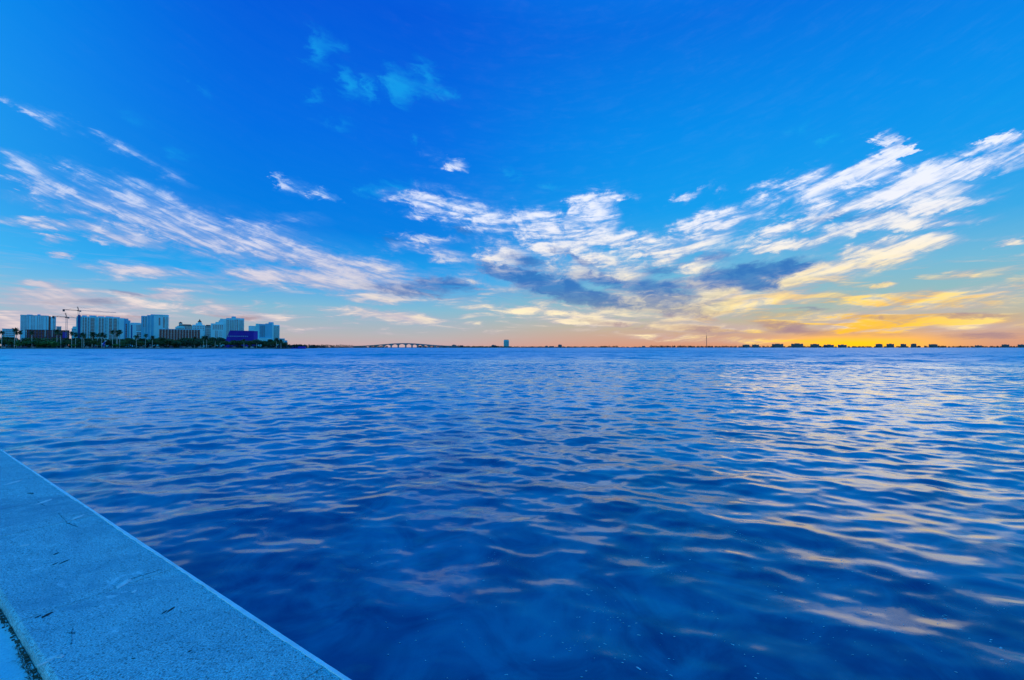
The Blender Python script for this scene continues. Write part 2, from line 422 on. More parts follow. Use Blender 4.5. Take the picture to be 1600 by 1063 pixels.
def concrete_material(name, c_lo, c_hi, grain=1.0):
    m = bpy.data.materials.new(name)
    m.use_nodes = True
    t = NT(m.node_tree)
    g = t.new('ShaderNodeNewGeometry')
    pos = g.outputs['Position']
    big = t.noise(pos, 2.2, 6.0, 0.68, 0.8)
    mid = t.noise(pos, 16.0, 6.0, 0.68)
    fine = t.noise(pos, 130.0, 3.0, 0.7)
    vor = t.new('ShaderNodeTexVoronoi')
    t.link(pos, vor.inputs['Vector'])
    vor.inputs['Scale'].default_value = 82.0
    base = t.mix(t.rng(t.m('MULTIPLY_ADD', big.outputs['Fac'], 0.6, t.m('MULTIPLY', mid.outputs['Fac'], 0.4)), 0.36, 0.66), c_lo, c_hi)
    # aggregate: pale and dark pebbles showing in the worn face
    cellc = t.new('ShaderNodeSeparateColor')
    t.link(vor.outputs['Color'], cellc.inputs[0])
    core = t.rng(vor.outputs['Distance'], 0.55, 0.25)
    pale = t.m('MULTIPLY', t.m('GREATER_THAN', cellc.outputs[0], 0.80), core)
    darkp = t.m('MULTIPLY', t.m('LESS_THAN', cellc.outputs[0], 0.26), core)
    base = t.mix(t.m('MULTIPLY', pale, 0.55 * grain), base, (0.90, 0.95, 0.92, 1))
    base = t.mix(t.m('MULTIPLY', darkp, 0.45 * grain), base, (0.10, 0.10, 0.10, 1))
    base = t.mix(t.rng(fine.outputs['Fac'], 0.62, 0.36, 0.0, 0.45 * grain), base, (0.16, 0.15, 0.14, 1))
    # grime streaks
    gr = t.noise(t.v('MULTIPLY', pos, (1.0, 1.0, 1.0)), 3.2, 8.0, 0.72, 1.5)
    base = t.mix(t.rng(gr.outputs['Fac'], 0.54, 0.72, 0.0, 0.22), base, (0.15, 0.18, 0.20, 1))
    damp = t.noise(pos, 0.9, 7.0, 0.7, 1.0)
    base = t.mix(t.rng(damp.outputs['Fac'], 0.52, 0.66, 0.0, 0.38 * grain), base, (0.22, 0.36, 0.44, 1))
    chalk = t.noise(pos, 5.0, 8.0, 0.75, 0.6)
    base = t.mix(t.rng(chalk.outputs['Fac'], 0.58, 0.70, 0.0, 0.5 * grain), base, (0.86, 0.96, 0.95, 1))
    b = t.new('ShaderNodeBump')
    b.inputs['Strength'].default_value = 0.35 * grain
    b.inputs['Distance'].default_value = 0.004
    t.link(t.m('ADD', fine.outputs['Fac'], vor.outputs['Distance']), b.inputs['Height'])
    p = t.new('ShaderNodeBsdfPrincipled')
    t.link(base, p.inputs['Base Color'])
    p.inputs['Roughness'].default_value = 0.85
    p.inputs['Specular IOR Level'].default_value = 0.3
    t.link(b.outputs[0], p.inputs['Normal'])
    o = t.new('ShaderNodeOutputMaterial')
    t.link(p.outputs[0], o.inputs[0])
    return m


def leaf_material(name, c_lo, c_hi):
    m = bpy.data.materials.new(name)
    m.use_nodes = True
    t = NT(m.node_tree)
    tcn = t.new('ShaderNodeTexCoord')
    oi = t.new('ShaderNodeObjectInfo')
    n = t.noise(tcn.outputs['Object'], 0.45, 3.0, 0.6)
    f = t.rng(t.m('MULTIPLY_ADD', oi.outputs['Random'], 0.5, t.m('MULTIPLY', n.outputs['Fac'], 0.6)), 0.2, 0.8)
    c = t.mix(f, c_lo, c_hi)
    p = t.new('ShaderNodeBsdfPrincipled')
    t.link(c, p.inputs['Base Color'])
    p.inputs['Roughness'].default_value = 0.6
    o = t.new('ShaderNodeOutputMaterial')
    t.link(p.outputs[0], o.inputs[0])
    return m


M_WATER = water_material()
M_CAP = concrete_material('worn_concrete', (0.40, 0.68, 0.74, 1), (0.66, 0.94, 0.94, 1), 1.6)  # grey concrete tinted cyan to carry the blue sky light
M_LIP = material('lit_concrete_edge', (0.95, 0.93, 0.92), 0.8, 0.12, 9.0)  # paler than the cap for the light the edge catches
M_WALK = concrete_material('smooth_pavement', (0.50, 0.74, 0.80, 1), (0.62, 0.84, 0.86, 1), 0.35)
M_STAIN = material('white_dropping', (0.80, 0.80, 0.77), 0.9, 0.1, 30.0)
M_DARK = material('dark_recess', (0.030, 0.028, 0.034), 0.95, 0.3, 40.0)
M_WEED = leaf_material('dry_weed', (0.020, 0.020, 0.012, 1), (0.10, 0.08, 0.05, 1))
M_LEAF = leaf_material('dark_foliage', (0.030, 0.055, 0.015, 1), (0.12, 0.17, 0.04, 1))
M_LEAF2 = leaf_material('shrub_foliage', (0.045, 0.13, 0.025, 1), (0.12, 0.25, 0.04, 1))
M_PALM = leaf_material('palm_frond', (0.025, 0.045, 0.015, 1), (0.08, 0.11, 0.035, 1))
M_TRUNK = material('palm_trunk', (0.58, 0.52, 0.45), 0.9, 0.2, 0.8)
M_BARK = material('bark', (0.09, 0.07, 0.055), 0.9, 0.3, 1.2)
M_WHITE = material('white_stucco', (0.52, 0.90, 0.92), 0.8, 0.05, 0.08)  # white stucco with the sky's cyan cast put into its colour
M_WHITE2 = material('cyan_cast_stucco', (0.34, 0.86, 0.86), 0.8, 0.06, 0.08)  # white walls again, with a stronger cyan light cast in the colour
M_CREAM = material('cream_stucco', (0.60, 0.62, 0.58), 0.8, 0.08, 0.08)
M_SHADE = material('shaded_blue_grey_stucco', (0.20, 0.58, 0.74), 0.8, 0.06, 0.08)  # darker copy of the wall stucco, facade shade put into the colour
M_GLASS = material('tinted_glass', (0.030, 0.065, 0.085), 0.12, 0.25, 0.2, 0.0, 0.8)
M_GLASST = material('teal_glass', (0.035, 0.16, 0.16), 0.15, 0.25, 0.2, 0.0, 0.8)
M_GLASSD = material('dark_glass', (0.020, 0.018, 0.028), 0.15, 0.3, 0.2, 0.0, 0.6)
M_TILE = material('red_roof_tile', (0.16, 0.065, 0.05), 0.85, 0.2, 0.6)
M_BROWN = material('brown_raw_frame', (0.15, 0.12, 0.19), 0.9, 0.35, 0.25)
M_PURPLE = material('violet_cladding', (0.060, 0.020, 0.42), 0.6, 0.10, 0.2)
M_PURPLE2 = material('lighter_violet_cladding', (0.13, 0.055, 0.50), 0.6, 0.10, 0.2)
M_NAVY = material('navy_panel', (0.04, 0.10, 0.30), 0.6, 0.1, 0.2)
M_STEEL = material('crane_steel', (0.10, 0.085, 0.09), 0.6, 0.15, 0.3)
M_STEELW = material('pale_crane_steel', (0.42, 0.40, 0.40), 0.6, 0.15, 0.3)
M_LAND = material('shore_grass', (0.055, 0.075, 0.035), 0.95, 0.3, 0.15)
M_SHORE = material('shore_seawall', (0.22, 0.21, 0.19), 0.9, 0.2, 0.2)
M_FAR = material('far_concrete', (0.20, 0.19, 0.20), 0.9, 0.15, 0.05)
M_FARG = material('far_glass', (0.035, 0.045, 0.06), 0.3, 0.2, 0.05)
M_FARLEAF = leaf_material('far_foliage', (0.010, 0.014, 0.010, 1), (0.030, 0.034, 0.018, 1))
M_BRIDGE = material('bridge_concrete', (0.24, 0.24, 0.25), 0.9, 0.1, 0.05)
M_TYRE = material('tyre_rubber', (0.02, 0.02, 0.02), 0.9, 0.1, 3.0)
M_FOAM = material('foam', (0.55, 0.66, 0.70), 0.7, 0.1, 40.0)


# ------------------------------------------------------------------ mesh helpers
class MB:
    def __init__(self):
        self.v, self.f = [], []

    def box(self, x0, x1, y0, y1, z0, z1):
        b = len(self.v)
        self.v += [(x0, y0, z0), (x1, y0, z0), (x1, y1, z0), (x0, y1, z0), (x0, y0, z1), (x1, y0, z1), (x1, y1, z1), (x0, y1, z1)]
        self.f += [(b, b + 3, b + 2, b + 1), (b + 4, b + 5, b + 6, b + 7), (b, b + 1, b + 5, b + 4), (b + 1, b + 2, b + 6, b + 5),
                   (b + 2, b + 3, b + 7, b + 6), (b + 3, b, b + 4, b + 7)]
        return self

    def bar(self, a, c, r):
        a, c = Vector(a), Vector(c)
        d = (c - a).normalized()
        u = d.cross(Vector((0, 0, 1)) if abs(d.z) < 0.9 else Vector((1, 0, 0))).normalized() * r
        w = d.cross(u).normalized() * r
        b = len(self.v)
        for p in (a, c):
            self.v += [tuple(p + u + w), tuple(p - u + w), tuple(p - u - w), tuple(p + u - w)]
        self.f += [(b, b + 1, b + 2, b + 3), (b + 7, b + 6, b + 5, b + 4)]
        for i in range(4):
            j = (i + 1) % 4
            self.f.append((b + i, b + 4 + i, b + 4 + j, b + j))
        return self

    def tube(self, pts, radii, n=8, cap=True):
        b = len(self.v)
        for (p, r) in zip(pts, radii):
            for k in range(n):
                a = 2 * math.pi * k / n
                self.v.append((p[0] + r * math.cos(a), p[1] + r * math.sin(a), p[2]))
        for i in range(len(pts) - 1):
            for k in range(n):
                j = (k + 1) % n
                self.f.append((b + i * n + k, b + i * n + j, b + (i + 1) * n + j, b + (i + 1) * n + k))
        if cap:
            self.f.append(tuple(b + (len(pts) - 1) * n + k for k in range(n)))
            self.f.append(tuple(b + n - 1 - k for k in range(n)))
        return self

    def prism(self, poly, y0, y1):
        """polygon in (x, z), extruded along y"""
        b, n = len(self.v), len(poly)
        self.v += [(x, y0, z) for x, z in poly] + [(x, y1, z) for x, z in poly]
        self.f.append(tuple(b + i for i in range(n)))
        self.f.append(tuple(b + n + n - 1 - i for i in range(n)))
        for i in range(n):
            j = (i + 1) % n
            self.f.append((b + i, b + n + i, b + n + j, b + j))
        return self

    def mesh(self, name):
        me = bpy.data.meshes.new(name)
        me.from_pydata(self.v, [], self.f)
        me.update()
        bm = bmesh.new()
        bm.from_mesh(me)
        bmesh.ops.recalc_face_normals(bm, faces=bm.faces)
        bm.to_mesh(me)
        bm.free()
        return me

    def build(self, name, mat, parent=None):
        return obj(name, self.mesh(name), mat, parent)


def obj(name, me, mat, parent=None, loc=None):
    if mat is not None and not me.materials:
        me.materials.append(mat)
    o = bpy.data.objects.new(name, me)
    C.objects.link(o)
    o.parent = parent
    if loc is not None:
        o.location = loc
    return o


def tag(o, label=None, cat=None, group=None, kind=None):
    if label:
        o['label'] = label
    if cat:
        o['category'] = cat
    if group:
        o['group'] = group
    if kind:
        o['kind'] = kind
    return o


def thing(name, label, cat, loc=(0, 0, 0), rz=0.0, group=None):
    o = bpy.data.objects.new(name, None)
    o.empty_display_size = 0.5
    C.objects.link(o)
    o.location = loc
    o.rotation_euler = (0, 0, rz)
    return tag(o, label, cat, group)


def copy_tree(src, parent=None):
    c = src.copy()
    C.objects.link(c)
    c.parent = parent
    for ch in src.children:
        copy_tree(ch, c)
    return c


# ------------------------------------------------------------------ water
def build_water():
    rng = np.random.default_rng(7)
    rs = [0.6]
    while rs[-1] < 26.0:
        rs.append(rs[-1] * 1.0056)
    while rs[-1] < 60.0:
        rs.append(rs[-1] + 0.145)
    while rs[-1] < 850.0:
        rs.append(rs[-1] * 1.0060)
    while rs[-1] < 60000.0:
        rs.append(rs[-1] * 1.25)
    rs = np.array(rs)
    azs = np.concatenate([np.arange(-100, -53, 1.0), np.arange(-53, 53, 0.18), np.arange(53, 150, 1.2)])
    azs = np.radians(azs)
    rr, aa = np.meshgrid(rs, azs, indexing='ij')
    x, y = rr * np.sin(aa), rr * np.cos(aa)
    sp = np.maximum(np.gradient(rs)[:, None] * np.ones_like(aa), rr * R(0.18) * 0.5)
    h = np.zeros_like(x)
    ox, oy = np.zeros_like(x), np.zeros_like(x)
    n = 90
    lam = np.exp(rng.uniform(np.log(0.17), np.log(2.4), n))
    for i in range(n):
        k = 2 * np.pi / lam[i]
        th = R(-100.0) + rng.normal(0, 0.55)         # travel mostly toward the wall, a little to the left
        kx, ky = k * math.cos(th), k * math.sin(th)
        a = 0.0040 * lam[i] ** (1.0 if lam[i] < 0.9 else 0.30) * rng.uniform(0.5, 1.3)
        ph = kx * x + ky * y + rng.uniform(0, 6.28)
        fade = np.clip((lam[i] / sp - 2.5) / 2.5, 0, 1) * np.clip((330 - rr) / 60.0, 0, 1)
        h += a * fade * np.sin(ph)
        ox += -0.9 * a * fade * np.cos(ph) * kx / k
        oy += -0.9 * a * fade * np.cos(ph) * ky / k
    lee = np.clip((rr - 2.0) / 13.0, 0, 1)
    lee = 0.36 + 0.64 * lee * lee * (3 - 2 * lee)          # calmer in the lee of the wall
    h *= lee
    ox *= lee
    oy *= lee
    # offshore, outside the lee of the wall: a longer chop
    for i in range(44):
        l2 = math.exp(rng.uniform(math.log(2.2), math.log(13.0)))
        k = 2 * np.pi / l2
        th = R(-96.0) + rng.normal(0, 0.45)
        kx, ky = k * math.cos(th), k * math.sin(th)
        a = 0.0055 * l2 ** 0.85 * rng.uniform(0.5, 1.3)
        fade = np.clip((l2 / sp - 2.5) / 2.5, 0, 1) * np.clip((rr - 14) / 90.0, 0, 1) * np.clip((850 - rr) / 200.0, 0, 1)
        h += a * fade * np.sin(kx * x + ky * y + rng.uniform(0, 6.28))
    co = np.stack([x - ox, y - oy, h], -1).reshape(-1, 3).astype(np.float32)
    nr, na = x.shape
    idx = np.arange(nr * na).reshape(nr, na)
    q = np.stack([idx[:-1, :-1], idx[:-1, 1:], idx[1:, 1:], idx[1:, :-1]], -1).reshape(-1, 4)
    me = bpy.data.meshes.new('water')
    me.vertices.add(len(co))
    me.vertices.foreach_set('co', co.ravel())
    me.loops.add(q.size)
    me.loops.foreach_set('vertex_index', np.ascontiguousarray(q).ravel().astype(np.int32))
    me.polygons.add(len(q))
    me.polygons.foreach_set('loop_start', np.arange(0, q.size, 4, dtype=np.int32))
    me.polygons.foreach_set('use_smooth', np.ones(len(q), dtype=bool))
    me.update(calc_edges=True)
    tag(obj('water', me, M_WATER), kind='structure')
    return rs, azs, co.reshape(nr, na, 3)


w_rs, w_azs, w_co = build_water()


def water_z(x, y):
    r, a = math.hypot(x, y), math.atan2(x, y)
    i = int(np.clip(np.searchsorted(w_rs, r), 0, len(w_rs) - 1))
    j = int(np.clip(np.searchsorted(w_azs, a), 0, len(w_azs) - 1))
    return float(w_co[i, j, 2])


# seabed / land under everything
g = MB().box(-60000, 60000, -60000, 60000, -6.0, -4.0)
tag(g.build('seabed', M_LAND), kind='structure')

# ------------------------------------------------------------------ seawall (frame: t along the wall, n out to the water)
AZW = math.atan((-240 - 800) / PHOTO_F)
tv = Vector((math.sin(AZW), math.cos(AZW), 0))
nv = Vector((math.cos(AZW), -math.sin(AZW), 0))
ZCAP = EYE - CAPH
D_OUT, D_IN = 0.867 * CAPH, 0.362 * CAPH
wall = thing('seawall', 'weathered grey concrete seawall cap running beside the water', 'seawall', (0, 0, 0), math.atan2(tv.y, tv.x))
# local frame of the wall: +x along t, +y = rotate t by 90 deg = -n
rnd = random.Random(3)


def on_cap(px, py, z=0.0):
    """photo pixel on the cap plane -> (s, d) in the wall frame"""
    xx, zz = (px - 800) / PHOTO_F, (HORIZON - py) / PHOTO_F
    yy = CAPH / -zz
    p = Vector((xx * yy, yy, 0))
    return p.dot(tv), p.dot(nv)


cuts = [-34.0, -26.0, -18.0, -12.0, -8.0, -5.0, -3.1, -2.25, -1.4, -0.55, 0.30, 1.15, 1.95, 2.8, 3.65, 4.5, 5.4, 6.3, 7.2, 8.4, 9.6, 11, 13, 15, 18, 21, 25, 30, 36, 44, 54, 66, 80, 100, 130, 170]
for i in range(len(cuts) - 1):
    s0, s1 = cuts[i] + 0.003, cuts[i + 1] - 0.003
    b = 0.012
    dz = rnd.uniform(-0.0015, 0.0015)
    prof = [(-D_OUT, -0.30), (-D_OUT, -0.012), (-D_OUT + 0.010, 0.0), (-D_IN - b * 1.6, 0.0), (-D_IN - 0.003, -b), (-D_IN + 0.012, -0.30)]
    m = MB()
    nprof = len(prof)
    for s in (s0, s1):
        m.v += [(s, y, ZCAP + z + dz) for y, z in prof]
    for k in range(nprof):
        j = (k + 1) % nprof
        m.f.append((k, j, nprof + j, nprof + k))
    m.f += [tuple(range(nprof)), tuple(range(2 * nprof - 1, nprof - 1, -1))]
    m.build('cap_slab', M_CAP, wall)
# face below the cap and the core that shows in the joints
MB().box(-34, 170, -D_OUT + 0.05, -D_IN - 0.02, -4.5, ZCAP - 0.302).build('wall_face', M_CAP, wall)
MB().box(-34, 170, -D_OUT + 0.03, -D_IN - 0.03, ZCAP - 0.31, ZCAP - 0.020).build('wall_core', M_DARK, wall)
# broken arris along the water side, its catch of light painted pale
m = MB()
ss = np.arange(-6.0, 40.0, 0.05)
for i, s in enumerate(ss):
    wob = 0.003 * math.sin(s * 3.1) + rnd.uniform(-0.0035, 0.0035)
    up = 0.003 + rnd.uniform(0, 0.0015)
    m.v += [(s, -D_OUT - 0.004, ZCAP - 0.05), (s, -D_OUT - 0.004, ZCAP + up - 0.002), (s, -D_OUT + 0.016 + wob, ZCAP + up), (s, -D_OUT + 0.020 + wob, ZCAP - 0.010)]
    if i:
        a, b = 4 * (i - 1), 4 * i
        for k in range(3):
            m.f.append((a + k, a + k + 1, b + k + 1, b + k))
m.build('edge_lip', M_LIP, wall)


def blotch(name, mat, s, d, ls, ld, ang, thick, seed, n=18):
    r = random.Random(seed)
    pts = []
    for k in range(n):
        a = 2 * math.pi * k / n
        q = 1 + r.uniform(-0.28, 0.28)
        u, w = ls * q * math.cos(a), ld * q * math.sin(a)
        pts.append((s + u * math.cos(ang) - w * math.sin(ang), -d + u * math.sin(ang) + w * math.cos(ang)))
    m = MB()
    z0, z1 = ZCAP - 0.004, ZCAP + 0.002 + thick
    m.v = [(x, y, z0) for x, y in pts] + [((x - s) * 0.86 + s, (y + d) * 0.86 - d, z1) for x, y in pts]
    for k in range(n):
        j = (k + 1) % n
        m.f.append((k, j, n + j, n + k))
    m.f.append(tuple(range(n, 2 * n)))
    return m.build(name, mat, wall)


stains = [(198, 909, .055, .016, 2.2), (215, 921, .014, .010, 2.2), (73, 783, .07, .018, 2.2), (125, 807, .05, .016, 2.2), (25, 753, .07, .018, 2.2),
          (44, 850, .02, .012, 1.0), (92, 1022, .022, .010, 1.2), (102, 1021, .012, .008, .5), (78, 1030, .02, .004, 1.4), (430, 1047, .012, .006, 2.2), (400, 977, .008, .006, 2)]
for k, (px, py, a, b_, an) in enumerate(stains):
    s, d = on_cap(px, py)
    blotch('white_stain', M_STAIN, s, d, a * 1.25, b_ * 1.3, an, 0.0012, 100 + k)
chips = [(81, 957, .040, .011, 2.05), (66, 960, .016, .006, 2.05), (272, 949, .030, .006, 2.1), (262, 953, .020, .004, 2.1), (105, 876, .040, .007, 2.1),
         (93, 863, .02, .005, 2.1), (91, 879, .025, .005, 2.1), (52, 770, .05, .012, .4), (302, 1013, .010, .005, 2.0), (215, 1024, .010, .004, .7), (120, 985, .018, .003, .6)]
for k, (px, py, a, b_, an) in enumerate(chips):
    s, d = on_cap(px, py)
    blotch('dark_chip', M_DARK, s, d, a, b_, an, 0.0006, 200 + k)  # flat patches; the shade inside each chip is put into the colour


def crack(pix, seed, width=0.0011):
    r = random.Random(seed)
    pts = [on_cap(*p) for p in pix]
    fine = []
    for (a, b) in zip(pts[:-1], pts[1:]):
        nseg = 14
        for i in range(nseg):
            u = i / nseg
            fine.append((a[0] + (b[0] - a[0]) * u + r.uniform(-.006, .006), a[1] + (b[1] - a[1]) * u + r.uniform(-.004, .004)))
    m = MB()
    for i, (s, d) in enumerate(fine):
        w = width * r.uniform(0.25, 1.0)
        m.v += [(s - w, -d, ZCAP + 0.0024), (s + w, -d, ZCAP + 0.0024), (s, -d, ZCAP - 0.006)]
        if i:
            a, b = 3 * (i - 1), 3 * i
            m.f += [(a, a + 1, b + 1, b), (a, b, b + 2, a + 2), (a + 1, a + 2, b + 2, b + 1)]
    m.build('crack', M_DARK, wall)


crack([(118, 1003), (120, 975)], 6, .0009)
crack([(205, 903), (232, 895), (258, 887)], 7)
crack([(45, 760), (62, 782), (75, 790)], 9, .0035)
crack([(95, 800), (110, 816), (128, 822)], 10, .0035)

# pavement behind the wall, a little lower than the cap
ZW = ZCAP - 0.066
gp = MB()
cs = [(-60, 60.0), (170, 60.0), (170, -D_IN + 0.004), (-60, -D_IN + 0.004)]
pv = thing('tmp', 'x', 'x')
bpy.data.objects.remove(pv)
m = MB()
for (s, y) in cs:
    p = tv * s - nv * (y)
    m.v.append((p.x, p.y, ZW))
for (s, y) in cs:
    p = tv * s - nv * (y)
    m.v.append((p.x, p.y, -5.0))
m.f = [(0, 1, 2, 3), (0, 4, 5, 1), (1, 5, 6, 2), (2, 6, 7, 3), (3, 7, 4, 0)]
tag(m.build('pavement', M_WALK), kind='structure')

# weeds and dirt caught in the gap at the foot of the cap
m = MB()
r = random.Random(11)
for i in range(2600):
    s = r.uniform(1.2, 6.5)
    if r.random() > 0.45 + 0.55 * math.sin(s * 7.3) * math.sin(s * 2.9 + 1):
        continue
    d = D_IN - 0.014 - abs(r.gauss(0, 0.012))
    a = r.uniform(0, 6.28)
    L = r.uniform(0.006, 0.028)
    hgt = r.uniform(0.003, 0.018)
    w = r.uniform(0.0008, 0.0020)
    b = len(m.v)
    ca, sa = math.cos(a), math.sin(a)
    p0, p1, p2 = (s, -d, ZW + 0.001), (s + L * .6 * ca, -d + L * .6 * sa, ZW + hgt), (s + L * ca, -d + L * sa, ZW + hgt * r.uniform(0.2, .9))
    m.v += [(p0[0] - w * sa, p0[1] + w * ca, p0[2]), (p0[0] + w * sa, p0[1] - w * ca, p0[2]), (p1[0] + w * sa, p1[1] - w * ca, p1[2]), (p1[0] - w * sa, p1[1] + w * ca, p1[2]), p2]
    m.f += [(b, b + 1, b + 2, b + 3), (b + 3, b + 2, b + 4)]
# crumbs of soil
for i in range(500):
    s = r.uniform(1.2, 6.5)
    d = D_IN - 0.004 - abs(r.gauss(0, 0.008))
    q = r.uniform(0.002, 0.007)
    m.box(s - q, s + q, -d - q, -d + q, ZW - 0.001, ZW + q * 0.8)
wd = m.build('weeds', M_WEED)
wd.rotation_euler = wall.rotation_euler
tag(wd, 'dry dark weeds and soil in the gap at the foot of the seawall cap', 'weeds', kind='stuff')

# foam flecks and floating scraps on the near water
m = MB()
r = random.Random(21)
clusters = []
for (px, py, n, spread) in [(1040, 795, 16, .16), (1165, 838, 12, .10), (1080, 890, 9, .10), (1105, 955, 6, .06), (1210, 920, 10, .10), (1325, 888, 10, .12), (1480, 968, 12, .10),
                            (960, 965, 26, .16), (1015, 880, 14, .12), (940, 930, 10, .10), (660, 985, 12, .14), (590, 865, 10, .14), (1010, 1020, 18, .16), (1290, 990, 16, .14),
                            (1165, 1015, 12, .10), (380, 812, 6, .10), (430, 800, 5, .08), (1330, 940, 10, .14), (1400, 1000, 14, .18), (780, 870, 14, .22), (860, 820, 14, .22),
                            (1120, 780, 18, .22), (1240, 860, 12, .18), (1520, 930, 10, .16), (700, 920, 8, .18), (740, 1010, 10, .16), (870, 1000, 12, .14), (1440, 900, 10, .2), (1540, 1020, 9, .14), (900, 1050, 8, .1)]:
    xx, zz = (px - 800) / PHOTO_F, (HORIZON - py) / PHOTO_F
    yy = EYE / -zz
    clusters.append((xx * yy, yy, n, spread))
for i in range(14):
    yy = r.uniform(3.0, 9.0)
    clusters.append((r.uniform(-0.5, 1.15) * yy, yy, r.randint(1, 4), 0.25))
for (cx, cy, n, spread) in clusters:
    ang = r.uniform(-0.5, 0.5)
    for k in range(n):
        x, y = cx + r.gauss(0, spread), cy + r.gauss(0, spread * 1.2)
        if Vector((x, y, 0)).dot(nv) < D_OUT + 0.15:
            continue
        q = r.uniform(0.0018, 0.0055) * (1.6 if r.random() < .12 else 1)
        L = q * r.uniform(1.0, 3.2)
        z = water_z(x, y)
        a = ang + r.uniform(-.5, .5)
        b, nn = len(m.v), 7
        for u in range(nn):
            t_ = 2 * math.pi * u / nn
            e = r.uniform(.6, 1.1)
            px_, py_ = L * e * math.cos(t_), q * e * math.sin(t_)
            m.v.append((x + px_ * math.cos(a) - py_ * math.sin(a), y + px_ * math.sin(a) + py_ * math.cos(a), z + 0.001))
        m.v.append((x, y, z + 0.004))
        for u in range(nn):
            m.f.append((b + u, b + (u + 1) % nn, b + nn))
tag(m.build('foam_flecks', M_FOAM), 'scattered white foam flecks floating on the near water', 'foam', kind='stuff')


# ------------------------------------------------------------------ placing far things
def ray(px):
    return math.atan((px - 800) / PHOTO_F)


def spot(px, Y, z=0.0):
    return Vector(((px - 800) / PHOTO_F * Y, Y, z))


def hgt(py, Y):
    return EYE + (HORIZON - py) * Y / PHOTO_F


GZ = 1.6        # land level of the city shore
YS = 575.0      # depth of the city shoreline
# land: the city shore and the causeway beyond it
m = MB()
shore = [(-260, 574), (-60, 575), (40, 576), (150, 575), (300, 577), (430, 585), (455, 640), (470, 820), (500, 1250), (540, 1750), (600, 2350)]
for (px, Y) in shore:
    p = spot(px, Y)
    m.v.append((p.x, p.y, -4.5))
    m.v.append((p.x, p.y, 0.75))
    m.v.append((p.x - 1.0, p.y + 3.0, GZ))
back_pts = [(-2600, 2600), (-2400, 2600), (-2200, 2600), (-2000, 2600), (-1700, 2600), (-1400, 2600), (-1300, 2600), (-1200, 2600), (-1000, 2620), (-800, 2640), (-650, 2660)]
for (X, Y) in back_pts:
    m.v.append((X, Y, GZ))
ns = len(shore)
for i in range(ns - 1):
    a, b = 3 * i, 3 * (i + 1)
    m.f += [(a, b, b + 1, a + 1), (a + 1, b + 1, b + 2, a + 2), (a + 2, b + 2, 3 * ns + i + 1, 3 * ns + i)]
tag(m.build('city_shore', M_LAND), kind='structure')
# rip-rap / low bulkhead at the waterline
bw = thing('shore_bulkhead', 'low pale bulkhead edging the city park at the waterline', 'bulkhead', (0, 0, 0))
for i in range(5):
    (p1, Y1), (p2, Y2) = shore[i], shore[i + 1]
    a, b = spot(p1, Y1 - 0.4), spot(p2, Y2 - 0.4)
    L = (b - a).length
    o = MB().box(0, L, 0, 0.6, -4, 1.15).build('panel_run', M_SHORE, bw)
    o.location = a
    o.rotation_euler = (0, 0, math.atan2(b.y - a.y, b.x - a.x))


# ------------------------------------------------------------------ buildings
class Bld:
    """a building facing the camera: local x across, y into the building, z up; sizes from its photo bounds and its depth"""

    def __init__(self, name, label, cat, x0, x1, Y, yaw=0.0, group=None):
        a0, a1 = ray(x0), ray(x1)
        am = (a0 + a1) / 2
        self.Y = Y
        r = Y / math.cos(am)
        self.w = 2 * r * math.tan((a1 - a0) / 2)
        self.x0, self.x1 = x0, x1
        self.o = thing(name, label, cat, (r * math.sin(am), r * math.cos(am), GZ), -am + yaw, group)
        self.wm = {}

    def X(self, px):
        return (px - (self.x0 + self.x1) / 2) / (self.x1 - self.x0) * self.w

    def Z(self, py):
        return hgt(py, self.Y) - GZ

    def block(self, name, mat, x0, x1, ytop, depth=18.0, y0=0.0, zb=-2.0, ybot=None):
        zb = self.Z(ybot) if ybot is not None else zb
        return MB().box(self.X(x0), self.X(x1), y0, y0 + depth, zb, self.Z(ytop)).build(name, mat, self.o)

    def windows(self, mat, x0, x1, ytop, ybot, cols, rows, fw=0.5, fh=0.55, y=-0.12, name='window', parent=None, skip=None):
        X0, X1, Z0, Z1 = self.X(x0), self.X(x1), self.Z(ybot), self.Z(ytop)
        cw, rh = (X1 - X0) / cols, (Z1 - Z0) / rows
        key = (mat.name, round(cw, 3), round(rh, 3), fw, fh)
        if key not in self.wm:
            q = MB()
            w2, h2 = cw * fw / 2, rh * fh / 2
            q.box(-w2, w2, 0, 0.5, -h2, h2)
            me = q.mesh(name)
            me.materials.append(mat)
            self.wm[key] = me
        for i in range(cols):
            for j in range(rows):
                if skip and skip(i, j):
                    continue
                o = bpy.data.objects.new(name, self.wm[key])
                C.objects.link(o)
                o.parent = parent or self.o
                o.location = (X0 + (i + .5) * cw, y, Z0 + (j + .5) * rh)

    def slabs(self, mat, x0, x1, ytop, ybot, rows, proud=1.4, th=0.5, name='balcony'):
        X0, X1, Z0, Z1 = self.X(x0), self.X(x1), self.Z(ybot), self.Z(ytop)
        me = MB().box(X0, X1, -proud, 0.3, -th / 2, th / 2).mesh(name)
        me.materials.append(mat)
        for j in range(rows):
            o = bpy.data.objects.new(name, me)
            C.objects.link(o)
            o.parent = self.o
            o.location = (0, 0, Z0 + (j + 0.5) * (Z1 - Z0) / rows)

    def piers(self, mat, xs, ytop, ybot=541, w=0.9, proud=0.8, name='pier'):
        for x in xs:
            X = self.X(x)
            MB().box(X - w / 2, X + w / 2, -proud, 0.2, self.Z(ybot), self.Z(ytop)).build(name, mat, self.o)


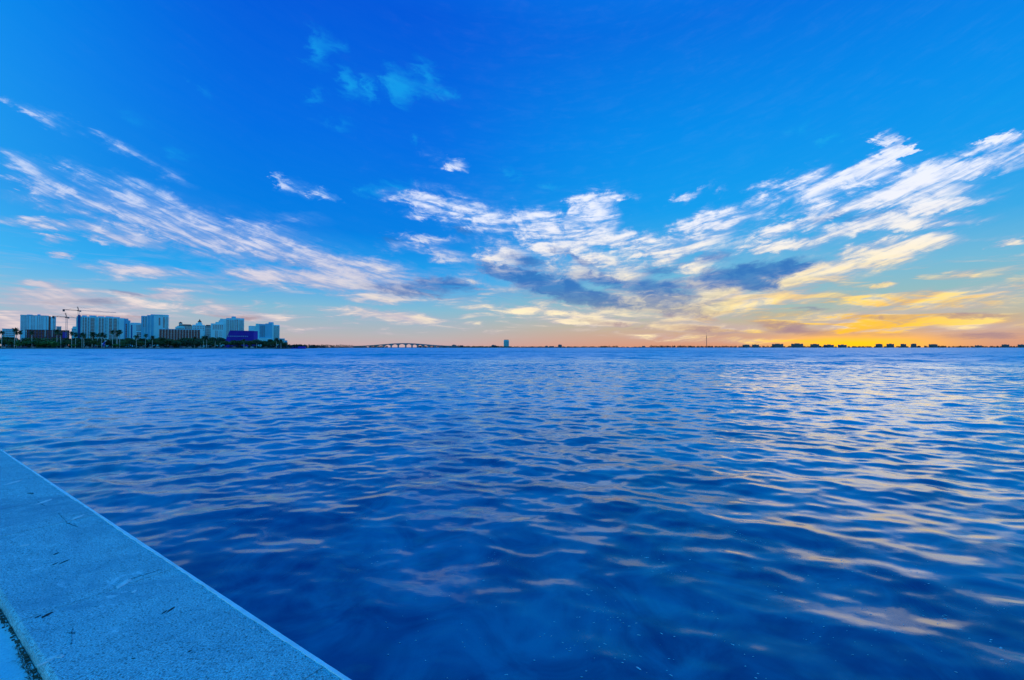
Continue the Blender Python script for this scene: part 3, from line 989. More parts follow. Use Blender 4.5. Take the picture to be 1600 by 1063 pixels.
# white hotel slab
b = Bld('hotel_slab', 'white hotel slab with a grid of small dark windows behind unfinished brown podium', 'building', 31, 87, 745)
b.block('wall', M_WHITE, 31, 75, 493.3, 17)
b.block('stair_core', M_GLASSD, 75, 78.4, 493.6, 15, 1.0)
b.block('end_wing', M_WHITE, 78.4, 87, 494.5, 16, 0.6)
b.block('roof_plant', M_SHADE, 41, 50, 492.0, 7, 3, ybot=493.3)
b.block('roof_plant', M_SHADE, 57, 62, 491.2, 7, 3, ybot=493.3)
b.block('parapet', M_SHADE, 30.6, 75.4, 492.8, 17.8, -0.4, ybot=493.6)
b.windows(M_GLASS, 32, 40, 494.5, 517, 4, 12, 0.5, 0.5)
b.windows(M_GLASS, 40, 54, 494.5, 517, 6, 12, 0.42, 0.5, skip=lambda i, j: i == 2)
b.windows(M_GLASS, 56, 73, 494.5, 517, 6, 12, 0.40, 0.5, skip=lambda i, j: i == 4)
b.windows(M_GLASST, 82, 86.5, 496, 517, 2, 10, 0.6, 0.6, y=0.45)
# low white block on the left
b = Bld('low_white_building', 'low pale building partly hidden by palms beside the hotel slab', 'building', 3, 23, 690)
b.block('wall', M_WHITE, 3, 23, 514.5, 15)
b.block('roof', M_SHADE, 2.6, 23.4, 513.8, 16, -0.5, ybot=514.6)
b.windows(M_GLASS, 4, 22, 516, 529, 8, 4, 0.5, 0.45)
# raw podium under construction
b = Bld('construction_podium', 'unfinished brown concrete podium with open floors below the white hotel slab', 'building', 39, 108, 690)
for k, yt in enumerate((515.6, 520.2, 525.0)):
    MB().box(b.X(39), b.X(108), -0.6, 16, b.Z(yt) - 0.7, b.Z(yt)).build('floor_slab', M_BROWN, b.o)
MB().box(b.X(41), b.X(107), 4, 15, -2, b.Z(516)).build('core', M_GLASSD, b.o)
b.piers(M_BROWN, [39.6 + 4.85 * k for k in range(15)], 515.6, 533, 0.9, 0.3, 'column')
b.piers(M_CREAM, [69.5, 80.5], 516.2, 527, 0.8, 1.0, 'hoist_mast')
b.block('site_sheeting', M_PURPLE2, 97, 104, 519, 1.0, -1.2, ybot=528)
# small low blocks between
b = Bld('small_block', 'small pale block showing behind the shorter tower crane', 'building', 87.5, 95.5, 760)
b.block('wall', M_CREAM, 87.5, 95.5, 510.6, 10)
b.block('roof', M_SHADE, 87.2, 95.8, 510.1, 10.6, -0.3, ybot=510.8)
b.windows(M_GLASS, 88, 95, 511.5, 517, 4, 2)
b = Bld('stepped_block', 'stepped pale block tucked against the long pale condominium', 'building', 111.5, 121, 765)
b.block('wall', M_WHITE2, 111.5, 121, 513, 12)
b.block('upper_wall', M_WHITE2, 113, 121, 510.2, 11, 0.5)
b.windows(M_GLASST, 112, 119, 514, 523, 3, 4)
# long pale condominium
b = Bld('long_condominium', 'long pale condominium slab with teal glass bays between white piers', 'building', 118.5, 203.5, 745)
b.block('wall', M_WHITE2, 119, 184, 495.6, 16)
b.block('left_wing', M_WHITE2, 118.5, 126, 498.5, 15, -0.6)
b.block('stair_core', M_NAVY, 121, 124.8, 493.6, 6, -1.2)
b.block('end_wall', M_WHITE, 184, 193, 496.4, 18, -1.5)
b.block('end_wing', M_SHADE, 193, 200, 496.8, 15, 0.2)
b.block('end_wing', M_SHADE, 200, 203.5, 499.6, 13, 1.0)
for (a, c, t) in ((127, 134, 493.9), (138, 149, 493.6), (151, 161, 494.4), (163, 176, 494.2), (176.5, 186, 494.8)):
    b.block('roof_pavilion', M_SHADE, a, c, t, 9, 2.0, ybot=496.2)
for k, (a, c) in enumerate(((128, 134), (140, 146), (153, 160), (168.5, 173.5), (176, 181))):
    b.block('glazed_bay', M_GLASST, a, c, 497.2, 0.8, -0.3)
    b.slabs(M_WHITE2, a - .1, c + .1, 497.2, 533, 16, 1.3, 0.55)
b.piers(M_WHITE, [127.4, 131, 135, 139.2, 147, 152, 156.5, 161, 167.8, 174.5, 182], 496, 541, 1.0, 1.6)
b.windows(M_GLASS, 135.6, 138.6, 497, 533, 1, 16, .5, .55)
b.windows(M_GLASS, 162.5, 166.5, 497, 533, 2, 16, .45, .55)
b.windows(M_GLASSD, 195, 198, 505, 533, 1, 10, .7, .8, y=0.05)
# mid tower
b = Bld('narrow_tower', 'narrow pale blue tower with a dark slot beside the long condominium', 'building', 201.5, 222, 770)
b.block('wall', M_WHITE, 202, 221, 505.2, 14)
b.block('roof', M_SHADE, 204, 219, 504.4, 10, 1.5, ybot=505.3)
b.block('slot', M_NAVY, 204.2, 206.3, 508, 0.6, -0.2)
b.windows(M_GLASS, 212.5, 220.5, 507.5, 517.5, 4, 5, .62, .55)
b.windows(M_GLASSD, 213, 220.5, 519, 533, 3, 5, .8, .7)
# tall tower seen on its corner
b = Bld('corner_tower', 'tall pale blue tower showing two faces and a stepped roof', 'building', 220, 264, 735)
b.block('shaded_face', M_SHADE, 220, 229, 494.2, 16, 1.2)  # shade of the turned face painted by the darker stucco
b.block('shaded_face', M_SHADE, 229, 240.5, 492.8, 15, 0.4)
b.block('wall', M_WHITE, 240.5, 263, 492.8, 18, -0.4)
b.block('roof_crown', M_SHADE, 234.5, 262.5, 491.4, 12, 1.5, ybot=493)
b.block('parapet', M_WHITE2, 240, 263.6, 492.2, 18.8, -0.9, ybot=493.2)
b.windows(M_GLASS, 247.0, 250.0, 496.5, 508.5, 1, 7, .8, .8, y=-0.6)
b.windows(M_GLASS, 254.0, 257.0, 495.5, 512, 1, 9, .8, .75, y=-0.6)
b.windows(M_GLASST, 258, 262.4, 495, 533, 2, 18, .62, .55, y=-0.6)
b.windows(M_WHITE2, 242, 246, 495, 533, 2, 17, .5, .4, y=-0.55)
b.slabs(M_WHITE, 257.5, 264.4, 495, 533, 18, 1.7, .5)
b.windows(M_GLASS, 222.5, 228, 496, 512, 2, 8, .4, .6, y=1.05)
b.piers(M_WHITE, [226, 229.5, 235, 240], 494, 541, .8, .6)
# ribbed dark block
b = Bld('ribbed_office_block', 'low dark glass office block with pale vertical ribs', 'building', 247.5, 314, 700)
b.block('glass_wall', M_GLASSD, 248, 312, 515.2, 14)
b.block('roof_edge', M_SHADE, 247.6, 313, 514.4, 15, -0.7, ybot=515.4)
b.piers(M_CREAM, [248.4 + 4.55 * k for k in range(14)], 514.8, 541, 0.75, 1.2, 'rib')
b.block('end_wall', M_WHITE, 312.2, 317.5, 513.5, 13, -1.4)
b.slabs(M_BROWN, 248, 312, 515.5, 535, 5, 0.35, 0.5, 'spandrel')
# mediterranean hotel with cupola
b = Bld('domed_hotel', 'cream hotel with red tiled roofs and a small crowned cupola', 'building', 273.5, 330, 760)
b.block('wall', M_CREAM, 279, 330, 509.0, 16)
b.block('left_wing', M_WHITE2, 273.5, 288, 511.4, 15, -1.2)
b.block('left_wing_top', M_WHITE2, 276, 286.5, 509.8, 12, -0.8, ybot=511.6)
b.block('centre_bay', M_WHITE, 299.5, 319.5, 507.6, 14, -1.5)
for (a, c) in ((278.5, 299.3), (319.7, 330.4)):
    z0, z1 = b.Z(509.1), b.Z(507.0)
    mm = MB()
    mm.v = [(b.X(a), -1, z0), (b.X(c), -1, z0), (b.X(c), 17, z0), (b.X(a), 17, z0), (b.X(a) + 2, 8, z1), (b.X(c) - 2, 8, z1)]
    mm.f = [(0, 1, 5, 4), (2, 3, 4, 5), (1, 2, 5), (3, 0, 4), (0, 3, 2, 1)]
    mm.build('tiled_roof', M_TILE, b.o)
b.block('gable', M_WHITE, 305, 315.5, 505.0, 7, 0, ybot=507.7)
cx = b.X(311.2)
zt = b.Z(505)
MB().tube([(cx, 3, zt), (cx, 3, zt + 1.9), (cx, 3, zt + 2.0)], [2.7, 2.6, 3.2], 10).build('cupola_drum', M_WHITE2, b.o)
MB().tube([(cx, 3, zt + 2.0), (cx, 3, zt + 3.2), (cx, 3, zt + 4.1), (cx, 3, zt + 4.6), (cx, 3, zt + 5.6), (cx, 3, zt + 6.4)], [3.1, 2.5, 1.4, 1.0, 1.1, 0.2], 10).build('cupola_dome', M_TILE, b.o)
MB().tube([(cx, 3, zt + 6.2), (cx, 3, zt + 7.6)], [0.3, 0.1], 6).build('finial', M_STEEL, b.o)
tx = b.X(281.5)
MB().box(tx - 2.3, tx + 2.3, 2, 6, b.Z(509), b.Z(505.3)).build('turret', M_CREAM, b.o)
mm = MB()
z = b.Z(505.3)
mm.v = [(tx - 2.9, 1.4, z), (tx + 2.9, 1.4, z), (tx + 2.9, 6.6, z), (tx - 2.9, 6.6, z), (tx, 4, z + 2.2)]
mm.f = [(0, 1, 4), (1, 2, 4), (2, 3, 4), (3, 0, 4), (0, 3, 2, 1)]
mm.build('turret_roof', M_TILE, b.o)
b.windows(M_GLASS, 288, 299, 510, 533, 5, 8, .42, .6)
b.windows(M_GLASS, 301, 318.5, 509.5, 517, 7, 3, .45, .6, y=-1.65)
b.windows(M_GLASS, 320.5, 329, 510, 535, 4, 9, .45, .62)
b.windows(M_GLASST, 275, 287, 513, 517, 6, 2, .6, .6, y=-1.35)
# white balconied tower
b = Bld('balconied_tower', 'white stepped tower with dark balcony grid behind the violet hall', 'building', 328.5, 381.5, 735)
b.block('low_wing', M_WHITE, 329, 349, 506.0, 15, -0.8)
b.block('low_wing_top', M_WHITE2, 336, 350, 503.6, 12, 0.4, ybot=506.2)
b.block('wall', M_WHITE, 343, 381, 498.4, 16, 0.6)
b.block('wall_step', M_WHITE, 341, 353, 501, 14, 0.2)
b.block('roof_pavilion', M_SHADE, 361, 368, 494.2, 7, 3, ybot=498.6)
b.block('roof_line', M_WHITE2, 352.6, 381.5, 496.9, 15, 0.2, ybot=498.6)
b.windows(M_GLASS, 331.5, 348, 508, 515.5, 6, 4, .6, .55, y=-0.95)
b.windows(M_GLASS, 335.5, 340, 517, 531, 2, 8, .62, .6, y=-0.95)
b.windows(M_GLASST, 341, 347, 517, 531, 3, 8, .45, .4, y=-0.95)
b.windows(M_GLASS, 352.5, 380.5, 499.4, 532, 10, 17, .62, .62, y=0.45)
b.slabs(M_WHITE, 352.5, 366, 499.4, 532, 17, 1.0, .5)
b.slabs(M_WHITE, 373, 381.5, 499.4, 532, 17, 1.3, .5)
b.piers(M_WHITE, [352.4, 358, 366.5, 372.6], 498.5, 541, 1.0, 0.9)
# pale stepped tower group
b = Bld('stepped_tower', 'stepped pale blue tower block standing right beyond the violet hall', 'building', 387.5, 437.5, 735)
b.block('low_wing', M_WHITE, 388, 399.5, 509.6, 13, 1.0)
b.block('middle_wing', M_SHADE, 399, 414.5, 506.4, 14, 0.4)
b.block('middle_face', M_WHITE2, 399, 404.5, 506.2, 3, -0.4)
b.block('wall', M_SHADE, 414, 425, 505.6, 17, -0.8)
b.block('bright_end', M_WHITE, 424.8, 427.2, 504.6, 17, -1.2)
b.block('balcony_wing', M_WHITE2, 427, 436.5, 507.4, 15, 0.2)
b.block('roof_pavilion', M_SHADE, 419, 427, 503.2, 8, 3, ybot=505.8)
b.block('base', M_WHITE, 402, 424, 528.5, 5, -4.0)
b.windows(M_BROWN, 406, 413.5, 509, 527, 3, 12, .75, .5, y=0.25)
b.windows(M_GLASS, 427.8, 436, 508.6, 533, 4, 13, .55, .62, y=0.05)
b.slabs(M_WHITE, 427.5, 437.2, 508.6, 533, 13, 1.5, .5)
# small low blocks at the point
b = Bld('low_point_block', 'small low pale block at the tip of the city shore', 'building', 436, 449, 760)
b.block('wall', M_WHITE2, 436, 445, 529, 12)
b.block('annex', M_SHADE, 444.5, 449, 532, 10, 1)
b.windows(M_GLASS, 437, 444, 530, 537, 4, 3, .6, .5)
# violet concert hall
b = Bld('violet_hall', 'violet windowless hall with slanting end and a row of small white lights', 'building', 352.5, 403, 655)
Z = b.Z
X = b.X
MB().prism([(X(352.5), -2), (X(352.5), Z(531.5)), (X(358.5), Z(517.3)), (X(396), Z(517.3)), (X(396), -2)], 0, 26).build('auditorium', M_PURPLE, b.o)
MB().box(X(396), X(402.8), 0.6, 24, -2, Z(517.1)).build('stage_wing', M_PURPLE2, b.o)
MB().prism([(X(352.8), Z(531)), (X(357.8), Z(518.6)), (X(359), Z(516.9)), (X(396.5), Z(516.9)), (X(396.5), Z(517.5)), (X(359), Z(517.5))], -0.5, 0.1).build('roof_edge', M_PURPLE2, b.o)
b.piers(M_PURPLE, [360 + 2.0 * k for k in range(18)], 518.2, 533, 0.35, 0.35, 'cladding_rib')
b.windows(M_WHITE, 355, 387.5, 524.6, 526.8, 11, 1, .34, .55, y=-0.45, name='lamp_panel')
b.windows(M_PURPLE2, 362, 390, 520.5, 522, 9, 1, .4, .4, y=-0.45, name='small_vent')


# ------------------------------------------------------------------ tower cranes
def lattice(m, a, c, w, nseg, r):
    """square truss between two points"""
    a, c = Vector(a), Vector(c)
    d = (c - a)
    u = Vector((0, 0, 1)) if abs(d.normalized().z) < 0.9 else Vector((1, 0, 0))
    e1 = d.cross(u).normalized() * w / 2
    e2 = d.cross(e1).normalized() * w / 2
    cs_ = [e1 + e2, e1 - e2, -e1 - e2, -e1 + e2]
    for q in cs_:
        m.bar(a + q, c + q, r)
    for k in range(nseg):
        p, n_ = a + d * (k / nseg), a + d * ((k + 1) / nseg)
        for i in range(4):
            j = (i + 1) % 4
            m.bar(p + cs_[i], n_ + cs_[j], r * 0.7)
    return m


def crane(label, pxm, ybot, yjib, yapex, px_tail, px_tip, Y, zscale=1.0):
    o = thing('tower_crane', label, 'crane', spot(pxm, Y, GZ), -ray(pxm), 'tower cranes over the podium')
    Zq = lambda py: hgt(py, Y) - GZ
    k = (Y / PHOTO_F) * math.cos(ray(pxm))
    xa, xb = (px_tail - pxm) * k, (px_tip - pxm) * k
    zj = Zq(yjib)
    lattice(MB(), (0, 0, -1), (0, 0, zj), 2.0, 16, 0.15).build('mast', M_STEELW, o)
    lattice(MB(), (0, 0, zj), (-1.6, 0, Zq(yapex)), 1.0, 5, 0.18).build('apex', M_STEEL, o)
    lattice(MB(), (1.0, 0, zj + 0.6), (xb, 0, zj - 0.8), 0.9, 22, 0.085).build('jib', M_STEELW, o)
    lattice(MB(), (-1.0, 0, zj + 0.4), (xa, 0, zj + 0.7), 1.0, 8, 0.13).build('counter_jib', M_STEEL, o)
    MB().box(xa - 1.2, xa + 1.4, -1, 1, zj - 2.2, zj + 1.4).build('counterweight', M_STEEL, o)
    cab = MB().box(1.0, 3.0, -1.4, 0.6, zj - 1.9, zj + 0.2).build('cab', M_STEELW, o)
    MB().box(1.3, 2.8, -1.46, -1.38, zj - 1.3, zj - 0.2).build('cab_window', M_GLASS, cab)
    MB().bar((-1.6, 0, Zq(yapex)), (xa * .8, 0, zj + .9), 0.08).bar((-1.6, 0, Zq(yapex)), (xb * .6, 0, zj + .6), 0.07).build('tie_rod', M_STEEL, o)
    MB().box(-2.0, 2.0, -1.6, 1.6, zj - 0.8, zj + 0.4).build('slewing_ring', M_STEEL, o)


crane('tall tower crane with long thin jib rising behind the long pale condominium', 122.3, 540, 485.6, 479.6, 99, 183, 735)
crane('shorter tower crane with pale mast beside the white hotel slab', 103.6, 540, 496.0, 489.2, 83, 121, 700)


# ------------------------------------------------------------------ trees
def leaf_mesh(name, blobs, n, size, seed, mat):
    """leaf-sized faces spread through a set of ellipsoids"""
    g = np.random.default_rng(seed)
    wts = np.array([b_[3] * b_[4] * b_[5] for b_ in blobs]) ** 0.8
    which = g.choice(len(blobs), n, p=wts / wts.sum())
    B = np.array(blobs)[which]
    d = g.normal(size=(n, 3))
    d /= np.linalg.norm(d, axis=1)[:, None]
    rad = g.uniform(0.15, 1.0, n) ** 0.45 * (1 + g.normal(0, 0.10, n))
    c = B[:, :3] + d * rad[:, None] * B[:, 3:6]
    u = g.normal(size=(n, 3))
    u /= np.linalg.norm(u, axis=1)[:, None]
    w = np.cross(u, g.normal(size=(n, 3)))
    w /= np.linalg.norm(w, axis=1)[:, None]
    s = size * g.uniform(0.5, 1.3, n)[:, None]
    v = np.stack([c - u * s, c + w * s * .6, c + u * s, c - w * s * .6], 1).reshape(-1, 3)
    me = bpy.data.meshes.new(name)
    me.from_pydata([tuple(q) for q in v], [], [(4 * i, 4 * i + 1, 4 * i + 2, 4 * i + 3) for i in range(n)])
    me.materials.append(mat)
    return me


def broad_variant(seed, mat):
    r_ = random.Random(seed)
    blobs = []
    for k in range(8):
        a = r_.uniform(0, 6.28)
        q = r_.uniform(0.5, 3.6)
        blobs.append((q * math.cos(a), q * math.sin(a), r_.uniform(4.0, 7.2) - 0.25 * q, r_.uniform(1.5, 2.6), r_.uniform(1.5, 2.6), r_.uniform(1.1, 1.9)))
    crown = leaf_mesh('crown', blobs, 900, 0.55, seed, mat)
    m_ = MB().tube([(0, 0, -1.0), (0.1, 0, 1.4), (0.15, .1, 3.0), (.1, .1, 5.0)], [.42, .34, .27, .12], 7)
    for k in range(5):
        a = k * 1.256 + r_.uniform(-.3, .3)
        m_.bar((.12, .05, 2.4 + .2 * k), (2.2 * math.cos(a), 2.2 * math.sin(a), 5.0 + r_.uniform(-.5, .8)), 0.10)
    return crown, m_.mesh('trunk')


broads = [broad_variant(50 + k, M_LEAF) for k in range(5)]
shrubs = [broad_variant(70 + k, M_LEAF2) for k in range(3)]
for (_, tm_) in broads + shrubs:
    tm_.materials.append(M_BARK)


def broad_tree(px, Y, height, label, group, cat='tree', name='broadleaf_tree', kind=0, seed=0, wide=1.0, zb=GZ):
    r_ = random.Random(seed)
    o = thing(name, label, cat, spot(px, Y, zb), r_.uniform(0, 6.28), group)
    k = height / 8.3
    o.scale = (k * wide, k * wide, k)
    cr, tr = (broads if kind == 0 else shrubs)[seed % (5 if kind == 0 else 3)]
    obj('crown', cr, None, o)
    obj('trunk', tr, None, o)
    return o


ORD = ['first', 'second', 'third', 'fourth', 'fifth', 'sixth', 'seventh', 'eighth', 'ninth', 'tenth']


def near(px):
    for lim, nm in ((28, 'low white building'), (88, 'white hotel slab'), (119, 'tower cranes'), (202, 'long pale condominium'), (220, 'narrow blue tower'), (247, 'tall corner tower'),
                    (314, 'ribbed office block'), (330, 'domed hotel'), (352, 'balconied tower'), (404, 'violet hall'), (430, 'stepped blue tower')):
        if px < lim:
            return nm
    return 'shore-tip block'


r = random.Random(5)
# front row of park trees, back row in front of the buildings
px = -30.0
while px < 452:
    Y = r.uniform(598, 640)
    top = 530.5 + r.uniform(-1.2, 2.6) + (2.5 if px > 405 else 0) + (2.0 if px > 430 else 0)
    broad_tree(px, Y, hgt(top, Y) - GZ, 'dark rounded park tree in the front row before the ' + near(px), 'park trees along the city shore', seed=int(px * 7) % 97, wide=r.uniform(0.95, 1.3))
    px += r.uniform(6.5, 10.0)
px = -25.0
while px < 440:
    Y = r.uniform(648, 680)
    if 352 < px < 404:
        px += 6
        continue
    top = 528.0 + r.uniform(-1.5, 2.5) + (3 if px > 405 else 0)
    broad_tree(px, Y, hgt(top, Y) - GZ, 'dark park tree in the back row against the foot of the ' + near(px), 'park trees below the towers', seed=int(px * 5 + 3) % 89, wide=r.uniform(1.0, 1.35))
    px += r.uniform(8, 13)
for k, (px, top, wide) in enumerate([(57, 531.8, 1.2), (66, 533, 1.3), (74, 532.2, 1.4), (82, 533.5, 1.3), (88, 535.5, 1.2), (63, 536.5, 1.5), (116, 538, 1.3), (36, 530, 1.2), (181, 537.5, 1.6), (196, 538.2, 1.7)]):
    Y = 588 + k % 3
    broad_tree(px, Y, hgt(top, Y) - GZ, 'bright green spreading shrub at the waterline before the ' + near(px), 'green shrubs at the waterline', 'shrub', 'shoreline_shrub', 1, k, wide)


def palm_mesh(seed, n=40, L=2.6):
    r_ = random.Random(seed)
    m_ = MB()
    for k in range(n):
        a = k * 2.399 + r_.uniform(-.2, .2)
        up = r_.uniform(-0.75, 1.45)
        pts = []
        for i in range(6):
            u = i / 5
            ang = up - 0.55 * u
            pts.append((L * u * math.cos(ang) * math.cos(a), L * u * math.cos(ang) * math.sin(a), L * u * math.sin(ang)))
        for i in range(5):
            p, q = Vector(pts[i]), Vector(pts[i + 1])
            sdv = Vector((-math.sin(a), math.cos(a), 0))
            w0, w1 = 0.42 * math.sin(math.pi * (0.12 + .8 * i / 5)), 0.42 * math.sin(math.pi * (0.12 + .8 * (i + 1) / 5))
            for sg_ in (-1, 1):
                b_ = len(m_.v)
                m_.v += [tuple(p), tuple(q), tuple(q + sdv * sg_ * w1 - Vector((0, 0, w1 * .7))), tuple(p + sdv * sg_ * w0 - Vector((0, 0, w0 * .7)))]
                m_.f.append((b_, b_ + 1, b_ + 2, b_ + 3))
    me = bpy.data.meshes.new('crown')
    me.from_pydata(m_.v, [], m_.f)
    me.materials.append(M_PALM)
    return me


palm_crowns = [palm_mesh(s) for s in (1, 2, 3)]


def palm(px, ytop, Y, label, group, seed=0, cs=1.0, rt=0.36):
    o = thing('palm_tree', label, 'palm', spot(px, Y, GZ), (seed * 1.7) % 6.28, group)
    H = hgt(ytop, Y) - GZ - 1.2 * cs
    r_ = random.Random(seed)
    bx, by = r_.uniform(-.03, .03) * H, r_.uniform(-.03, .03) * H
    pts = [(bx * u * u, by * u * u, -1.0 + (H + 1.0) * u) for u in (0, .06, .3, .6, .85, 1.0)]
    MB().tube(pts, [rt * 1.5, rt * 1.2, rt, rt * .95, rt * .9, rt * 1.1], 8).build('trunk', M_TRUNK, o)
    c_ = obj('crown', palm_crowns[seed % 3], None, o, (bx, by, H))
    c_.scale = (cs * 1.2, cs * 1.2, cs * 1.25)
    return o


front = [(22.5, 513.5, 1.25), (26, 519.5, 1.0), (33, 517.5, 1.15), (2.5, 518, 1.1), (50, 518.5, 1.0), (89, 516.5, 1.35), (95, 520.5, 0.9)]
for k, (px, t, c_) in enumerate(front):
    palm(px, t, 596 + k % 3 * 3, ORD[sorted(q[0] for q in front).index(px)] + ' tall pale-trunked palm from the low white building toward the tower cranes', 'palms before the hotel slab', k, c_)
midp = [(112, 519.5, 1.1), (118, 521, 1.2), (128, 520.5, 1.4), (131, 523, 1.1), (144, 520.5, 1.6), (152, 522, 1.1), (159, 521.5, 1.3), (164, 523.5, 1.0)]
for k, (px, t, c_) in enumerate(midp):
    palm(px, t, 596 + k % 3 * 4, ORD[k] + ' bushy palm past the tower cranes, before the long pale condominium', 'palms before the long condominium', 10 + k, c_)
for k, (px, t, c_) in enumerate([(176, 517.3, 1.1), (182, 516.8, 1.0), (183.5, 522, .9), (187, 516.9, 1.2)]):
    palm(px, t, 594 + k, ORD[k] + ' slender palm of the tight cluster, counted from the blue and white sculpture', 'clustered palms by the sculpture', 20 + k, c_)
for k, (px, t, c_) in enumerate([(213, 524.5, 1.2), (227, 523, 1.0), (238, 526, 1.1), (304, 528, 1.4), (318, 526.5, 1.2), (323, 525.5, 1.1), (336, 530, .9), (344, 530.5, .9), (381, 531, .9), (401, 532, 1.1), (432, 529.5, 1.1), (439, 531.5, 1.0)]):
    palm(px, t, 592 + k % 4 * 3, 'lower palm among the dark trees before the ' + near(px), 'palms among the park trees', 30 + k, c_, 0.28)
# small palms along the causeway
for k in range(30):
    px = 452 + k * 3.35 + r.uniform(-.8, .8)
    Y = 900 + (px - 452) * 12.0
    if px > 551:
        break
    palm(px, 540.2 - r.uniform(0.2, 1.6), Y, 'tiny palm in the row along the low causeway', 'palms along the causeway', 50 + k, 1.35, 0.35)

# sculpture in the park: a plain leaning figure-like form, generic
o = thing('park_sculpture', 'large blue and white abstract sculpture among the palms in the park', 'sculpture', spot(162.5, 590, GZ), 0.6)
MB().tube([(0, 0, -1), (0, 0, 1.6), (.3, 0, 2.0)], [1.4, 1.1, .5], 10).build('plinth', M_SHORE, o)
MB().tube([(.2, 0, 1.8), (-.5, 0, 4.2), (.2, 0, 6.6), (1.2, 0, 8.2)], [1.0, 1.2, .9, .3], 10).build('blue_form', material('sculpture_blue', (.03, .06, .42), .5), o)
MB().tube([(.9, .3, 1.8), (-1.6, .3, 4.6), (-.2, .3, 6.2), (2.2, .3, 9.4)], [.5, 1.0, .8, .6], 10).build('white_form', material('sculpture_white', (.85, .80, .84), .5), o)

# parked cars along the park drive
def car(px, Y, col, label, yaw):
    o = thing('parked_car', label, 'car', spot(px, Y, GZ + 0.02), yaw, 'cars parked along the park drive')
    m_ = MB().prism([(-2.2, .35), (-2.25, .75), (-1.9, .95), (-1.2, 1.0), (1.0, 1.0), (2.0, .85), (2.2, .6), (2.2, .35)], -.88, .88)
    m_.build('body', material('car_paint_' + col[0], col[1], .25, .03, 1.0), o)
    MB().prism([(-1.75, 1.0), (-1.3, 1.46), (.2, 1.48), (.95, 1.0)], -.74, .74).build('cabin', M_GLASSD, o)
    MB().box(-1.25, .18, -.72, .72, 1.465, 1.52).build('roof', material('car_paint_' + col[0], col[1], .25), o)
    for (wx, wy) in ((-1.35, -.8), (1.35, -.8), (-1.35, .8), (1.35, .8)):
        w_ = MB()
        nn = 10
        w_.v = [(wx + .33 * math.cos(6.283 * i / nn), wy - .11, .33 + .33 * math.sin(6.283 * i / nn)) for i in range(nn)] + [(wx + .33 * math.cos(6.283 * i / nn), wy + .11, .33 + .33 * math.sin(6.283 * i / nn)) for i in range(nn)]
        w_.f = [tuple(range(nn)), tuple(range(2 * nn - 1, nn - 1, -1))] + [(i, (i + 1) % nn, nn + (i + 1) % nn, nn + i) for i in range(nn)]
        w_.build('wheel', M_TYRE, o)


cols = [('white', (.80, .80, .80)), ('silver', (.45, .47, .50)), ('blue', (.05, .10, .32)), ('grey', (.16, .17, .19))]
for k, px in enumerate([8, 14, 31, 40, 52, 104, 137, 143, 150, 170, 222, 236, 247, 254, 268, 283, 289, 296, 312, 332, 345, 352, 366, 384, 395, 414]):
    c_ = cols[(k * 7 + k // 3) % 4]
    car(px + r.uniform(-1, 1), 583 + (k % 3) * 1.0, c_, c_[0] + ' car parked on the park drive before the ' + near(px), -ray(px) + r.uniform(-.5, .5) * 0.3 + (3.14 if k % 2 else 0))

# violet floating dock at the tip of the shore
o = thing('marina_dock', 'low deep blue floating dock with posts at the tip of the city shore', 'dock', spot(462, 640), 0)
MB().box(-32, 14, -2, 2, -.3, 1.3).build('deck', M_PURPLE, o)
for k in range(12):
    MB().tube([(-31 + k * 4, -2.3, -3), (-31 + k * 4, -2.3, 2.2 + (k % 3) * .5)], [.25, .22], 7).build('post', M_PURPLE, o)
MB().box(4, 13.5, -1.8, 1.8, 1.3, 3.2).build('dock_shed', M_PURPLE, o)

# ------------------------------------------------------------------ bridge
YB = 2350.0
bo = thing('arched_bridge', 'long pale concrete bridge humped over the channel on haunched spans', 'bridge', spot(628, YB, 0))
kx = YB / PHOTO_F


def deck_y(px):
    u = (px - 632) / 84.0
    return 541.4 - 4.7 * math.exp(-(u * 1.75) ** 2)


def deck_z(px):
    return hgt(deck_y(px), YB)


pxs = np.arange(548, 716.1, 0.5)
piers_px = [560, 569, 578.5, 588.5, 600, 611.3, 622.3, 634, 643.8, 652.5, 661, 670, 680, 690, 700]
m = MB()
top, bot = [], []
for p in pxs:
    z = deck_z(p)
    dmin = min(abs(p - q) for q in piers_px)
    haunch = max(0.0, 1 - dmin / 5.6) ** 1.5
    top.append(((p - 628) * kx, z))
    bot.append(((p - 628) * kx, max(z - 3.4 - 7.5 * haunch * min(1, max(0, (z - 7) / 10)), 0.3)))
for i in range(len(pxs)):
    m.v += [(top[i][0], -6, top[i][1]), (top[i][0], 6, top[i][1]), (bot[i][0], 5, bot[i][1]), (bot[i][0], -5, bot[i][1])]
    if i:
        a, b_ = 4 * (i - 1), 4 * i
        for k in range(4):
            m.f.append((a + k, a + (k + 1) % 4, b_ + (k + 1) % 4, b_ + k))
m.build('deck', M_BRIDGE, bo)
for sgn in (-5.9, 5.6):
    m = MB()
    for i in range(len(pxs)):
        m.v += [(top[i][0], sgn, top[i][1] - .1), (top[i][0], sgn, top[i][1] + 1.1), (top[i][0], sgn + .3, top[i][1] + 1.1), (top[i][0], sgn + .3, top[i][1] - .1)]
        if i:
            a, b_ = 4 * (i - 1), 4 * i
            for k in range(4):
                m.f.append((a + k, a + (k + 1) % 4, b_ + (k + 1) % 4, b_ + k))
    m.build('parapet', M_BRIDGE, bo)
for p in piers_px:
    x = (p - 628) * kx
    z = deck_z(p) - 3
    MB().tube([(x, 0, -4), (x, 0, 1.2), (x, 0, 1.21), (x, 0, z)], [5.5, 5.5, 4.2, 3.8], 10).build('pier', M_BRIDGE, bo)
